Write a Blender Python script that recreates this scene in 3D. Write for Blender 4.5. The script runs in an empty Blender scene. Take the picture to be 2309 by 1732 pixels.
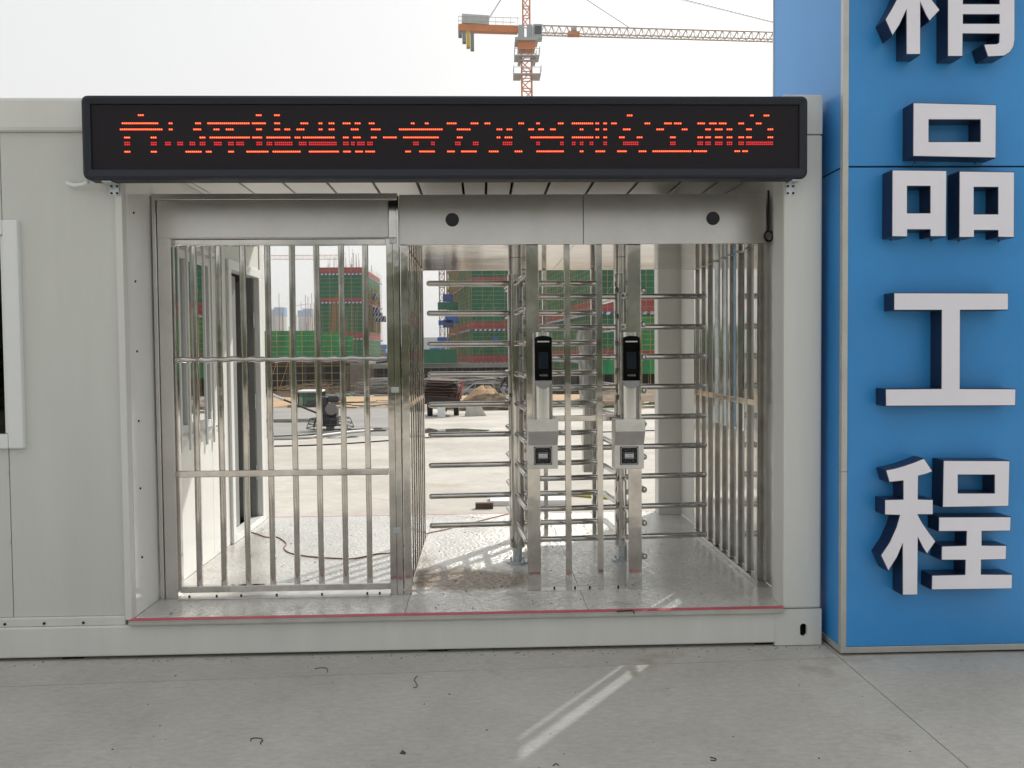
import bpy, bmesh, math, random
from mathutils import Vector, Matrix
random.seed(7)
R = math.radians
scene = bpy.context.scene
COL = scene.collection

# ------------------------------------------------------------------ camera
W, H, F = 2309.0, 1732.0, 1950.5
PITCH, ROLL, YAW = 0.03525, -0.00898, 0.0345
CAM = Vector((0.0, -4.507, 1.571))
FW = Vector((math.sin(YAW)*math.cos(PITCH), math.cos(YAW)*math.cos(PITCH), -math.sin(PITCH)))
_r0 = Vector((math.cos(YAW), -math.sin(YAW), 0)); _u0 = _r0.cross(FW)
RT = _r0*math.cos(ROLL) + _u0*math.sin(ROLL)
UP = -_r0*math.sin(ROLL) + _u0*math.cos(ROLL)
cd = bpy.data.cameras.new('camera'); cam = bpy.data.objects.new('camera', cd); COL.objects.link(cam)
cd.sensor_width = 36; cd.lens = F/W*36; cd.clip_start = 0.05; cd.clip_end = 6000
m = Matrix((RT, UP, -FW)).transposed().to_4x4(); m.translation = CAM
cam.matrix_world = m
scene.camera = cam

# ------------------------------------------------------------------ sky, sun, exposure
SUN_EL, SUN_AZ = R(40), R(35)
wd = bpy.data.worlds.new('World'); scene.world = wd; wd.use_nodes = True
nt = wd.node_tree; nt.nodes.clear()
out = nt.nodes.new('ShaderNodeOutputWorld'); bg = nt.nodes.new('ShaderNodeBackground')
sky = nt.nodes.new('ShaderNodeTexSky'); sky.sky_type = 'NISHITA'; sky.sun_disc = False
sky.sun_elevation = SUN_EL; sky.sun_rotation = SUN_AZ; sky.dust_density = 6; sky.air_density = 1.5
hs = nt.nodes.new('ShaderNodeHueSaturation'); hs.inputs['Saturation'].default_value = 0.25
mx = nt.nodes.new('ShaderNodeMixRGB'); mx.inputs[0].default_value = 0.72
mx.inputs[2].default_value = (6.75, 6.8, 6.75, 1)
nt.links.new(sky.outputs[0], hs.inputs['Color']); nt.links.new(hs.outputs[0], mx.inputs[1])
nt.links.new(mx.outputs[0], bg.inputs[0]); nt.links.new(bg.outputs[0], out.inputs[0])
bg.inputs[1].default_value = 0.12
sl = bpy.data.lights.new('sun', 'SUN'); so = bpy.data.objects.new('sun', sl); COL.objects.link(so)
sl.energy = 3.4; sl.angle = R(0.6); sl.color = (1, 0.94, 0.85)
so.rotation_euler = Vector((math.sin(SUN_AZ)*math.cos(SUN_EL), math.cos(SUN_AZ)*math.cos(SUN_EL), math.sin(SUN_EL))).to_track_quat('Z', 'Y').to_euler()
so.location = (0, 0, 30)
scene.view_settings.view_transform = 'Standard'; scene.view_settings.look = 'None'
scene.view_settings.gamma = 1; scene.view_settings.use_curve_mapping = False
scene.view_settings.exposure = 0.25

# ------------------------------------------------------------------ pixel helpers (photo pixels, 2309 x 1732)
def ray(x, y): return FW + RT*((x-W/2)/F) + UP*((H/2-y)/F)
def onY(x, y, v): d = ray(x, y); return CAM + d*((v-CAM.y)/d.y)
def onZ(x, y, v): d = ray(x, y); return CAM + d*((v-CAM.z)/d.z)
def onX(x, y, v): d = ray(x, y); return CAM + d*((v-CAM.x)/d.x)
S = 1.04385

# ------------------------------------------------------------------ materials
MATS = {}
def mat(name, col, rough=0.5, metal=0.0, noise=None, bump=None, emit=None, spec=0.5, streak=None, coat=0.0, alpha=None):
    """noise=(scale, amount), bump=(scale, strength), streak=(axis scale tuple, amount) -> colour/roughness variation"""
    if name in MATS: return MATS[name]
    mt = bpy.data.materials.new(name); mt.use_nodes = True; MATS[name] = mt
    n = mt.node_tree; b = n.nodes['Principled BSDF']
    b.inputs['Base Color'].default_value = (*col, 1); b.inputs['Roughness'].default_value = rough
    b.inputs['Metallic'].default_value = metal; b.inputs['Specular IOR Level'].default_value = spec
    b.inputs['Coat Weight'].default_value = coat
    tc = n.nodes.new('ShaderNodeTexCoord')
    geo = n.nodes.new('ShaderNodeNewGeometry')
    if noise:
        nz = n.nodes.new('ShaderNodeTexNoise'); nz.inputs['Scale'].default_value = noise[0]
        nz.inputs['Detail'].default_value = 6; nz.inputs['Roughness'].default_value = 0.65
        n.links.new(geo.outputs['Position'], nz.inputs['Vector'])
        src = nz.outputs['Fac']
        if streak:
            mp = n.nodes.new('ShaderNodeMapping'); mp.inputs['Scale'].default_value = streak[0]
            n.links.new(geo.outputs['Position'], mp.inputs['Vector']); n.links.new(mp.outputs[0], nz.inputs['Vector'])
        rp = n.nodes.new('ShaderNodeValToRGB')
        a = noise[1]
        rp.color_ramp.elements[0].position = 0.3; rp.color_ramp.elements[1].position = 0.7
        rp.color_ramp.elements[0].color = (*[c*(1-a) for c in col], 1)
        rp.color_ramp.elements[1].color = (*[min(1, c*(1+a*0.7)) for c in col], 1)
        n.links.new(src, rp.inputs[0]); n.links.new(rp.outputs[0], b.inputs['Base Color'])
        mr = n.nodes.new('ShaderNodeMapRange'); mr.inputs['To Min'].default_value = max(0.02, rough*(1-a)); mr.inputs['To Max'].default_value = min(1, rough*(1+a))
        n.links.new(src, mr.inputs['Value']); n.links.new(mr.outputs[0], b.inputs['Roughness'])
    if bump:
        nb = n.nodes.new('ShaderNodeTexNoise'); nb.inputs['Scale'].default_value = bump[0]; nb.inputs['Detail'].default_value = 3
        n.links.new(geo.outputs['Position'], nb.inputs['Vector'])
        bp = n.nodes.new('ShaderNodeBump'); bp.inputs['Strength'].default_value = bump[1]
        bp.inputs['Distance'].default_value = 0.02
        n.links.new(nb.outputs['Fac'], bp.inputs['Height']); n.links.new(bp.outputs[0], b.inputs['Normal'])
    if emit:
        b.inputs['Emission Color'].default_value = (*emit[0], 1); b.inputs['Emission Strength'].default_value = emit[1]
    return mt
def glass(name, tint, fac, rough=0.02):
    mt = bpy.data.materials.new(name); mt.use_nodes = True; MATS[name] = mt
    n = mt.node_tree; n.nodes.clear(); o = n.nodes.new('ShaderNodeOutputMaterial')
    t = n.nodes.new('ShaderNodeBsdfTransparent'); t.inputs[0].default_value = (*tint, 1)
    g = n.nodes.new('ShaderNodeBsdfGlossy'); g.inputs['Roughness'].default_value = rough
    lw = n.nodes.new('ShaderNodeLayerWeight'); lw.inputs[0].default_value = 0.5
    pw = n.nodes.new('ShaderNodeMath'); pw.operation = 'POWER'; pw.inputs[1].default_value = 4.0
    n.links.new(lw.outputs['Facing'], pw.inputs[0])
    mu = n.nodes.new('ShaderNodeMath'); mu.operation = 'ADD'; mu.inputs[1].default_value = fac; mu.use_clamp = True
    x = n.nodes.new('ShaderNodeMixShader')
    n.links.new(pw.outputs[0], mu.inputs[0]); n.links.new(mu.outputs[0], x.inputs[0])
    n.links.new(t.outputs[0], x.inputs[1]); n.links.new(g.outputs[0], x.inputs[2]); n.links.new(x.outputs[0], o.inputs[0])
    return mt
PAINT = mat('container paint', (0.655, 0.66, 0.63), 0.42, noise=(1.0, 0.06), streak=((5, 5, .6), 1), bump=(9, 0.012))
PANEL = mat('wall panel', (0.58, 0.59, 0.555), 0.5, noise=(1.0, 0.06), streak=((4, 4, .5), 1), bump=(160, 0.03))
GLOSS = mat('inner glossy panel', (0.80, 0.81, 0.79), 0.13, noise=(1.1, 0.04), bump=(3, 0.02))
WHITE = mat('white plastic frame', (0.74, 0.76, 0.76), 0.35)
STEEL = mat('polished stainless', (0.60, 0.575, 0.535), 0.095, 1.0, noise=(5, 0.3), bump=(4.5, 0.09))
TUBE = mat('mirror stainless tube', (0.58, 0.565, 0.54), 0.045, 1.0, noise=(8, 0.2), bump=(5, 0.03))
MIRROR = mat('mirror stainless sheet', (0.62, 0.60, 0.57), 0.10, 1.0, noise=(2, 0.3), bump=(1.6, 0.12))
BRUSH = mat('brushed stainless', (0.70, 0.68, 0.655), 0.33, 1.0, noise=(2.2, 0.12))
BRUSHV = mat('brushed cylinder', (0.70, 0.69, 0.67), 0.20, 1.0, noise=(1, 0.15), streak=((300, 300, 3), 1))
SATIN = mat('satin bracket steel', (0.70, 0.69, 0.67), 0.36, 1.0, noise=(14, 0.12))
ZINC = mat('zinc steel', (0.55, 0.60, 0.62), 0.35, 0.9, noise=(40, 0.2))
BLACKP = mat('black plastic', (0.012, 0.016, 0.022), 0.35)
LEDBODY = mat('dark navy housing', (0.004, 0.008, 0.018), 0.55, noise=(3, 0.1))
BLKGLASS = mat('black glass', (0.002, 0.002, 0.003), 0.05, spec=0.3)
SCREEN = mat('dim screen', (0.010, 0.016, 0.026), 0.06)
DARK = mat('dark void', (0.006, 0.006, 0.006), 0.9)
RUBBER = mat('black rubber', (0.015, 0.015, 0.015), 0.7)
BLUE = mat('blue composite panel', (0.036, 0.27, 0.65), 0.36, noise=(0.9, 0.12), bump=(220, 0.02))
NAVY = mat('navy letter return', (0.008, 0.012, 0.045), 0.3)
ACRYL = mat('white acrylic', (0.78, 0.77, 0.84), 0.22, noise=(4, 0.03))
ALU = mat('aluminium trim', (0.52, 0.52, 0.49), 0.42, 0.45, noise=(6, 0.12))
RED = mat('red tape', (0.55, 0.10, 0.13), 0.6, noise=(12, .15))
GLASSW = glass('window glass', (0.75, 0.8, 0.82), 0.04)
GLASSD = glass('dark tinted glass', (0.05, 0.055, 0.06), 0.02)
GLASSM = glass('reflective window film', (0.05, 0.055, 0.06), 0.78)
WIRE = mat('rusty wire', (0.03, 0.022, 0.018), 0.6, 0.5)
CORD = mat('brown cord', (0.22, 0.10, 0.045), 0.6)
WOOD = mat('weathered timber', (0.27, 0.19, 0.115), 0.85, noise=(6, 0.35))
PLYW = mat('dark ply board', (0.085, 0.055, 0.04), 0.8, noise=(5, 0.4))
PALEB = mat('pale board', (0.50, 0.48, 0.44), 0.8, noise=(4, 0.25))
OCHRE = mat('ochre scaffold tube', (0.47, 0.30, 0.075), 0.6, noise=(0.7, 0.3))
REBAR = mat('rebar', (0.30, 0.15, 0.06), 0.8, 0.2)
NETG = mat('dark green net', (0.008, 0.15, 0.075), 0.9, noise=(1, 0.45), streak=((.5, .5, .1), 1))
NETB = mat('bright green net', (0.012, 0.27, 0.085), 0.85, noise=(1, 0.6), streak=((.9, .9, .2), 1))
NETR = mat('red net', (0.33, 0.07, 0.075), 0.85, noise=(0.6, 0.25))
STRIPEW = mat('white toe board', (0.62, 0.62, 0.65), 0.7)
STRIPEB = mat('blue toe board', (0.04, 0.07, 0.25), 0.7)
BLUESIGN = mat('blue sign', (0.02, 0.12, 0.5), 0.5)
CONC = mat('concrete column', (0.30, 0.29, 0.27), 0.85, noise=(0.5, 0.2))
CRANEO = mat('crane orange', (0.62, 0.20, 0.05), 0.5, noise=(0.3, 0.15))
CRANEG = mat('crane grey', (0.40, 0.42, 0.44), 0.6)
CRANEW = mat('crane counterweight', (0.22, 0.21, 0.20), 0.7)
YELL = mat('yellow stripe', (0.6, 0.42, 0.03), 0.6)

# diamond tread plate
def tread():
    mt = mat('tread plate', (0.72, 0.715, 0.69), 0.26, 0.5, noise=(1.7, 0.16))
    n = mt.node_tree; b = n.nodes['Principled BSDF']; geo = n.nodes.new('ShaderNodeNewGeometry')
    hs_ = []
    for ang, off in ((R(45), 0.0), (R(-45), 0.5)):
        mp = n.nodes.new('ShaderNodeMapping'); mp.inputs['Rotation'].default_value = (0, 0, ang)
        mp.inputs['Scale'].default_value = (24, 66, 1)
        mp.inputs['Location'].default_value = (off, off, 0)
        n.links.new(geo.outputs['Position'], mp.inputs['Vector'])
        v = n.nodes.new('ShaderNodeTexVoronoi'); v.voronoi_dimensions = '2D'; v.inputs['Scale'].default_value = 1; v.inputs['Randomness'].default_value = 0.95
        n.links.new(mp.outputs[0], v.inputs['Vector'])
        r = n.nodes.new('ShaderNodeMapRange'); r.inputs['From Min'].default_value = 0.18; r.inputs['From Max'].default_value = 0.34
        r.inputs['To Min'].default_value = 1; r.inputs['To Max'].default_value = 0
        n.links.new(v.outputs['Distance'], r.inputs['Value']); hs_.append(r)
    mxm = n.nodes.new('ShaderNodeMath'); mxm.operation = 'MAXIMUM'
    n.links.new(hs_[0].outputs[0], mxm.inputs[0]); n.links.new(hs_[1].outputs[0], mxm.inputs[1])
    bp = n.nodes.new('ShaderNodeBump'); bp.inputs['Strength'].default_value = 0.65; bp.inputs['Distance'].default_value = 0.005
    n.links.new(mxm.outputs[0], bp.inputs['Height']); n.links.new(bp.outputs[0], b.inputs['Normal'])
    # dirt: brown dust patches, matte
    nz = n.nodes.new('ShaderNodeTexNoise'); nz.inputs['Scale'].default_value = 2.3; nz.inputs['Detail'].default_value = 8; nz.inputs['Roughness'].default_value = 0.75
    n.links.new(geo.outputs['Position'], nz.inputs['Vector'])
    rr = n.nodes.new('ShaderNodeMapRange'); rr.inputs['From Min'].default_value = 0.56; rr.inputs['From Max'].default_value = 0.82; rr.inputs['To Max'].default_value = 1.0
    n.links.new(nz.outputs['Fac'], rr.inputs['Value'])
    # local mud patch near the left lane entrance
    sx = n.nodes.new('ShaderNodeVectorMath'); sx.operation = 'SUBTRACT'; sx.inputs[1].default_value = (-0.12, 0.72, 0.207)
    n.links.new(geo.outputs['Position'], sx.inputs[0])
    sc = n.nodes.new('ShaderNodeVectorMath'); sc.operation = 'MULTIPLY'; sc.inputs[1].default_value = (2.6, 3.6, 0)
    n.links.new(sx.outputs[0], sc.inputs[0])
    ln = n.nodes.new('ShaderNodeVectorMath'); ln.operation = 'LENGTH'; n.links.new(sc.outputs[0], ln.inputs[0])
    lr = n.nodes.new('ShaderNodeMapRange'); lr.inputs['From Min'].default_value = 0.1; lr.inputs['From Max'].default_value = 1.3; lr.inputs['To Min'].default_value = 0.62; lr.inputs['To Max'].default_value = 0
    n.links.new(ln.outputs['Value'], lr.inputs['Value'])
    ad = n.nodes.new('ShaderNodeMath'); ad.operation = 'ADD'
    n.links.new(nz.outputs['Fac'], ad.inputs[0]); n.links.new(lr.outputs[0], ad.inputs[1]); 
    n.links.new(ad.outputs[0], rr.inputs['Value'])
    old = b.inputs['Base Color'].links[0].from_socket
    mc = n.nodes.new('ShaderNodeMixRGB'); mc.inputs[2].default_value = (0.23, 0.165, 0.10, 1)
    n.links.new(rr.outputs[0], mc.inputs[0]); n.links.new(old, mc.inputs[1]); n.links.new(mc.outputs[0], b.inputs['Base Color'])
    mm = n.nodes.new('ShaderNodeMapRange'); mm.inputs['To Min'].default_value = 0.5; mm.inputs['To Max'].default_value = 0.1
    n.links.new(rr.outputs[0], mm.inputs['Value']); n.links.new(mm.outputs[0], b.inputs['Metallic'])
    return mt
TREAD = tread()
def concrete(name, c1, c2, stain, scale=0.9, fine=22, rough=0.82):
    mt = bpy.data.materials.new(name); mt.use_nodes = True; MATS[name] = mt
    n = mt.node_tree; b = n.nodes['Principled BSDF']; geo = n.nodes.new('ShaderNodeNewGeometry')
    def nz(sc, det=8, rg=0.65, stretch=None):
        t = n.nodes.new('ShaderNodeTexNoise'); t.inputs['Scale'].default_value = sc; t.inputs['Detail'].default_value = det; t.inputs['Roughness'].default_value = rg
        if stretch:
            mp = n.nodes.new('ShaderNodeMapping'); mp.inputs['Scale'].default_value = stretch
            n.links.new(geo.outputs['Position'], mp.inputs['Vector']); n.links.new(mp.outputs[0], t.inputs['Vector'])
        else: n.links.new(geo.outputs['Position'], t.inputs['Vector'])
        return t
    a = nz(scale); r1 = n.nodes.new('ShaderNodeValToRGB'); r1.color_ramp.elements[0].position = 0.33; r1.color_ramp.elements[1].position = 0.68
    r1.color_ramp.elements[0].color = (*c1, 1); r1.color_ramp.elements[1].color = (*c2, 1); n.links.new(a.outputs['Fac'], r1.inputs[0])
    f_ = nz(fine, 6, 0.8, (1, 2.2, 1)); m1 = n.nodes.new('ShaderNodeMixRGB'); m1.blend_type = 'OVERLAY'; m1.inputs[0].default_value = 0.38
    n.links.new(r1.outputs[0], m1.inputs[1]); n.links.new(f_.outputs['Fac'], m1.inputs[2])
    s_ = nz(scale*2.1, 10, 0.7); rs = n.nodes.new('ShaderNodeMapRange'); rs.inputs['From Min'].default_value = 0.57; rs.inputs['From Max'].default_value = 0.70
    rs.inputs['To Max'].default_value = 0.7
    n.links.new(s_.outputs['Fac'], rs.inputs['Value'])
    m2 = n.nodes.new('ShaderNodeMixRGB'); m2.inputs[2].default_value = (*stain, 1)
    n.links.new(rs.outputs[0], m2.inputs[0]); n.links.new(m1.outputs[0], m2.inputs[1]); 
    # dark specks
    vs = n.nodes.new('ShaderNodeTexVoronoi'); vs.inputs['Scale'].default_value = fine*0.7; n.links.new(geo.outputs['Position'], vs.inputs['Vector'])
    rv = n.nodes.new('ShaderNodeMapRange'); rv.inputs['From Min'].default_value = 0.03; rv.inputs['From Max'].default_value = 0.06; rv.inputs['To Min'].default_value = 0.3; rv.inputs['To Max'].default_value = 0
    n.links.new(vs.outputs['Distance'], rv.inputs['Value'])
    m3 = n.nodes.new('ShaderNodeMixRGB'); m3.inputs[2].default_value = (0.08, 0.07, 0.06, 1)
    n.links.new(rv.outputs[0], m3.inputs[0]); n.links.new(m2.outputs[0], m3.inputs[1]); n.links.new(m3.outputs[0], b.inputs['Base Color'])
    b.inputs['Roughness'].default_value = rough; b.inputs['Specular IOR Level'].default_value = 0.25
    bp = n.nodes.new('ShaderNodeBump'); bp.inputs['Strength'].default_value = 0.25; bp.inputs['Distance'].default_value = 0.004
    n.links.new(f_.outputs['Fac'], bp.inputs['Height']); n.links.new(bp.outputs[0], b.inputs['Normal'])
    return mt
GROUND = concrete('front concrete', (0.39, 0.375, 0.345), (0.52, 0.505, 0.465), (0.33, 0.28, 0.215), 0.8, 20)
YARD = concrete('yard concrete', (0.37, 0.35, 0.315), (0.53, 0.51, 0.475), (0.38, 0.28, 0.19), 0.55, 6)
SAND = concrete('sand', (0.36, 0.25, 0.15), (0.46, 0.33, 0.21), (0.26, 0.18, 0.11), 0.5, 5, 0.95)
PITG = concrete('pit ground', (0.24, 0.21, 0.175), (0.40, 0.37, 0.33), (0.15, 0.12, 0.09), 0.10, 1.2, 0.95)
FIELD = concrete('far field', (0.16, 0.17, 0.12), (0.24, 0.24, 0.18), (0.12, 0.13, 0.09), 0.01, 0.3, 0.95)

# ------------------------------------------------------------------ mesh builder
class MB:
    def __init__(s): s.v = []; s.f = []; s.sm = []
    def add(s, vs, fs, sm=False):
        k = len(s.v); s.v += [tuple(v) for v in vs]; s.f += [tuple(i+k for i in f) for f in fs]; s.sm += [sm]*len(fs); return s
    def box(s, x0, x1, y0, y1, z0, z1):
        vs = [(x, y, z) for z in (z0, z1) for y in (y0, y1) for x in (x0, x1)]
        return s.add(vs, [(0, 2, 3, 1), (4, 5, 7, 6), (0, 1, 5, 4), (2, 6, 7, 3), (0, 4, 6, 2), (1, 3, 7, 5)])
    def bar(s, a, b, w, h=None, up=(0, 0, 1)):
        a = Vector(a); b = Vector(b); d = (b-a).normalized(); u = Vector(up)
        if abs(d.dot(u)) > 0.98: u = Vector((0, 1, 0))
        r = d.cross(u).normalized(); u = r.cross(d); h = h or w
        vs = [p + r*(i*w/2) + u*(j*h/2) for p in (a, b) for i, j in ((-1, -1), (1, -1), (1, 1), (-1, 1))]
        return s.add(vs, [(0, 3, 2, 1), (4, 5, 6, 7), (0, 1, 5, 4), (1, 2, 6, 5), (2, 3, 7, 6), (3, 0, 4, 7)])
    def tube(s, a, b, r, n=16, r2=None, cap=True):
        a = Vector(a); b = Vector(b); d = (b-a).normalized(); u = Vector((0, 0, 1)) if abs(d.z) < 0.9 else Vector((1, 0, 0))
        x = d.cross(u).normalized(); y = d.cross(x); r2 = r if r2 is None else r2
        vs = []
        for p, q in ((a, r), (b, r2)):
            for i in range(n):
                t = 2*math.pi*i/n; vs.append(p + x*(q*math.cos(t)) + y*(q*math.sin(t)))
        s.add(vs, [(i, (i+1) % n, n+(i+1) % n, n+i) for i in range(n)], True)
        if cap:
            s.add(vs[:n], [tuple(range(n-1, -1, -1))]); s.add(vs[n:], [tuple(range(n))])
        return s
    def dome(s, c, d, r, n=16, k=4):
        c = Vector(c); d = Vector(d).normalized(); u = Vector((0, 0, 1)) if abs(d.z) < 0.9 else Vector((1, 0, 0))
        x = d.cross(u).normalized(); y = d.cross(x); vs = []; fs = []
        for j in range(k):
            t = j*math.pi/2/k
            for i in range(n):
                p = 2*math.pi*i/n; vs.append(c + (x*math.cos(p)+y*math.sin(p))*(r*math.cos(t)) + d*(r*0.8*math.sin(t)))
        vs.append(c + d*r*0.8)
        for j in range(k-1): fs += [(j*n+i, j*n+(i+1) % n, (j+1)*n+(i+1) % n, (j+1)*n+i) for i in range(n)]
        fs += [((k-1)*n+i, (k-1)*n+(i+1) % n, k*n) for i in range(n)]
        return s.add(vs, fs, True)
    def path(s, pts, r, n=8):
        pts = [Vector(p) for p in pts]; vs = []; fs = []
        for k, p in enumerate(pts):
            d = (pts[min(k+1, len(pts)-1)] - pts[max(k-1, 0)]).normalized()
            u = Vector((0, 0, 1)) if abs(d.z) < 0.9 else Vector((0, 1, 0)); x = d.cross(u).normalized(); y = d.cross(x)
            for i in range(n):
                t = 2*math.pi*i/n; vs.append(p + x*(r*math.cos(t)) + y*(r*math.sin(t)))
        for k in range(len(pts)-1): fs += [(k*n+i, k*n+(i+1) % n, (k+1)*n+(i+1) % n, (k+1)*n+i) for i in range(n)]
        fs += [tuple(range(n-1, -1, -1)), tuple((len(pts)-1)*n+i for i in range(n))]
        return s.add(vs, fs, True)
    def prism(s, poly, axis, a, b):
        """poly: list of 2D points in the other two axes (in x,y,z order), extruded along axis from a to b"""
        def P(p, t):
            q = list(p); q.insert(axis, t); return tuple(q)
        n = len(poly); vs = [P(p, a) for p in poly] + [P(p, b) for p in poly]
        return s.add(vs, [tuple(range(n-1, -1, -1)), tuple(range(n, 2*n))] + [(i, (i+1) % n, n+(i+1) % n, n+i) for i in range(n)])
    def build(s, name, mt, parent=None, bevel=0, kind=None, seg=2):
        me = bpy.data.meshes.new(name); me.from_pydata(s.v, [], s.f); me.validate()
        me.polygons.foreach_set('use_smooth', s.sm[:len(me.polygons)])
        bm = bmesh.new(); bm.from_mesh(me); bmesh.ops.recalc_face_normals(bm, faces=bm.faces); bm.to_mesh(me); bm.free()
        me.materials.append(mt); me.update()
        o = bpy.data.objects.new(name, me); COL.objects.link(o)
        if parent: o.parent = parent
        if bevel:
            bv = o.modifiers.new('Bevel', 'BEVEL'); bv.width = bevel; bv.segments = seg; bv.limit_method = 'ANGLE'
        if kind: o['kind'] = kind
        return o
def tag(o, label, cat, group=None):
    o['label'] = label; o['category'] = cat
    if group: o['group'] = group
    return o
def thing(name, label, cat, loc=(0, 0, 0), group=None, rz=0):
    o = bpy.data.objects.new(name, None); COL.objects.link(o); o.location = loc; o.rotation_euler = (0, 0, rz); o.empty_display_size = 0.1
    bpy.context.view_layer.update()
    return tag(o, label, cat, group)
def wpart(mb, name, mt, parent, bevel=0, kind=None, seg=2):
    """build from world coordinates and parent keeping the place; geometry is expressed in the root's frame"""
    root = parent; chain = Matrix.Identity(4)
    while root is not None:
        chain = root.matrix_basis @ chain; root = root.parent
    inv = chain.inverted(); mb.v = [tuple(inv @ Vector(v)) for v in mb.v]
    return mb.build(name, mt, parent, bevel, kind, seg)
def B(x0, x1, y0, y1, z0, z1): return MB().box(x0, x1, y0, y1, z0, z1)
def struct(o): o['kind'] = 'structure'; return o
def share(o, parent, loc=(0, 0, 0)):
    c = o.copy(); COL.objects.link(c); c.parent = parent; c.location = loc; return c

# ================================================================== SETTING
g = struct(MB().add([(-3000, -3000, -6), (3000, -3000, -6), (3000, 4000, -6), (-3000, 4000, -6)], [(0, 1, 2, 3)]).build('ground', FIELD))
# front pavement: concrete slabs with sawn joints on a dark base
pave = struct(MB().box(-30, 30, -40, 2.95, -0.30, -0.03).build('pavement', DARK))
def jy(x): return -0.232 + 0.036*(x-0.7)          # joint that runs along the container, slightly skew
XJ = 1.815
def slab(pts, mt=GROUND):
    wpart(MB().add([(x, y, -0.10) for x, y in pts]+[(x, y, 0) for x, y in pts],
        [tuple(range(len(pts)-1, -1, -1)), tuple(range(len(pts), 2*len(pts)))]+[(i, (i+1) % len(pts), len(pts)+(i+1) % len(pts), len(pts)+i) for i in range(len(pts))]), 'slab', mt, pave)
e = 0.0025
slab([(-30, jy(-30)+e), (XJ-e, jy(XJ)+e), (XJ-e, 2.95), (-30, 2.95)])
slab([(-30, -6), (XJ-e-0.02, -6), (XJ-e, jy(XJ)-e), (-30, jy(-30)-e)])
slab([(XJ+e-0.02, -6), (30, -6), (30, 2.95), (XJ+e, 2.95), (XJ+e, jy(XJ))])
slab([(-30, -40), (30, -40), (30, -6-2*e), (-30, -6-2*e)])
# rear yard: flat, then a gentle fall to the pit edge
def zy(y): return 0.0 if y < 12 else -0.025*(y-12)
ys = [2.955, 6, 9, 12, 15, 18, 21, 24, 27, 28.6]
mb = MB()
for a, b in zip(ys[:-1], ys[1:]):
    mb.add([(-60, a, zy(a)), (60, a, zy(a)), (60, b, zy(b)), (-60, b, zy(b))], [(0, 1, 2, 3)])
struct(mb.build('yard', YARD))
WETC = concrete('damp yard concrete', (0.22, 0.215, 0.205), (0.30, 0.295, 0.28), (0.18, 0.17, 0.155), 0.25, 4, 0.6)
mb = MB()
for a_, b_ in ((12.4, 15), (15, 20), (20, 24), (24, 28.6)):
    mb.add([(-60, a_, zy(a_)+.004), (-1.6-(a_-12)*.02, a_, zy(a_)+.004), (-1.6-(b_-12)*.02, b_, zy(b_)+.004), (-60, b_, zy(b_)+.004)], [(0, 1, 2, 3)])
struct(mb.build('yard_damp_slab', WETC))
struct(MB().add([(-60, 2.956, 0.004), (60, 2.956, 0.004), (60, 3.42, 0.004), (-60, 3.36, 0.004)], [(0, 1, 2, 3)]).build('dirt_strip', concrete('dirt strip', (0.36, 0.29, 0.21), (0.48, 0.41, 0.32), (0.25, 0.18, 0.12), 1.5, 14, 0.95)))
# sand strip beyond the slab edge, with a hole for the mini digger
hx0, hx1, hy0, hy1 = -8.2, -6.1, 28.6, 32.2
mb = MB()
def sq(x0, x1, y0, y1, dz=-0.01): mb.add([(x0, y0, zy(y0)+dz), (x1, y0, zy(y0)+dz), (x1, y1, zy(y1)+dz), (x0, y1, zy(y1)+dz)], [(0, 1, 2, 3)])
sq(-60, hx0, 28.6, hy1); sq(hx1, 60, 28.6, hy1); sq(-60, 60, hy1, 46.5)
hz = -1.75
for (xa, ya), (xb, yb) in (((hx0, hy0), (hx1, hy0)), ((hx1, hy0), (hx1, hy1)), ((hx1, hy1), (hx0, hy1)), ((hx0, hy1), (hx0, hy0))):
    mb.add([(xa, ya, zy(ya)-0.01), (xb, yb, zy(yb)-0.01), (xb, yb, hz), (xa, ya, hz)], [(0, 1, 2, 3)])
mb.add([(hx0, hy0, hz), (hx1, hy0, hz), (hx1, hy1, hz), (hx0, hy1, hz)], [(0, 1, 2, 3)])
mb.add([(-60, 46.5, zy(46.5)-0.01), (60, 46.5, zy(46.5)-0.01), (60, 47.5, -3.5), (-60, 47.5, -3.5)], [(0, 1, 2, 3)])
struct(mb.build('sand_strip', SAND))
struct(MB().add([(-120, 47.4, -3.5), (120, 47.4, -3.5), (120, 120, -3.6), (-120, 120, -3.6), (-120, 260, -4.4), (120, 260, -4.4)], [(0, 1, 2, 3), (3, 2, 5, 4)]).build('pit_floor', PITG))
# puddles
PUD = mat('puddle water', (0.16, 0.15, 0.13), 0.03, spec=0.8)
def puddle(px, py, rx, ry, seed):
    c = onZ(px, py, 0); rd = random.Random(seed); pts = []
    for i in range(28):
        t = 2*math.pi*i/28; k = 1+0.25*math.sin(2*t+seed)+0.15*math.sin(5*t+seed*2)+rd.uniform(-.06, .06)
        y = c.y+ry*k*math.sin(t); pts.append((c.x+rx*k*math.cos(t), y, zy(y)+0.004))
    return struct(MB().add(pts, [tuple(range(28))]).build('puddle', PUD))
puddle(1000, 968, 0.75, 0.8, 1); puddle(880, 962, 0.8, 0.7, 2); puddle(690, 985, 1.0, 0.35, 3); puddle(640, 935, 1.6, 0.8, 4)

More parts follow.
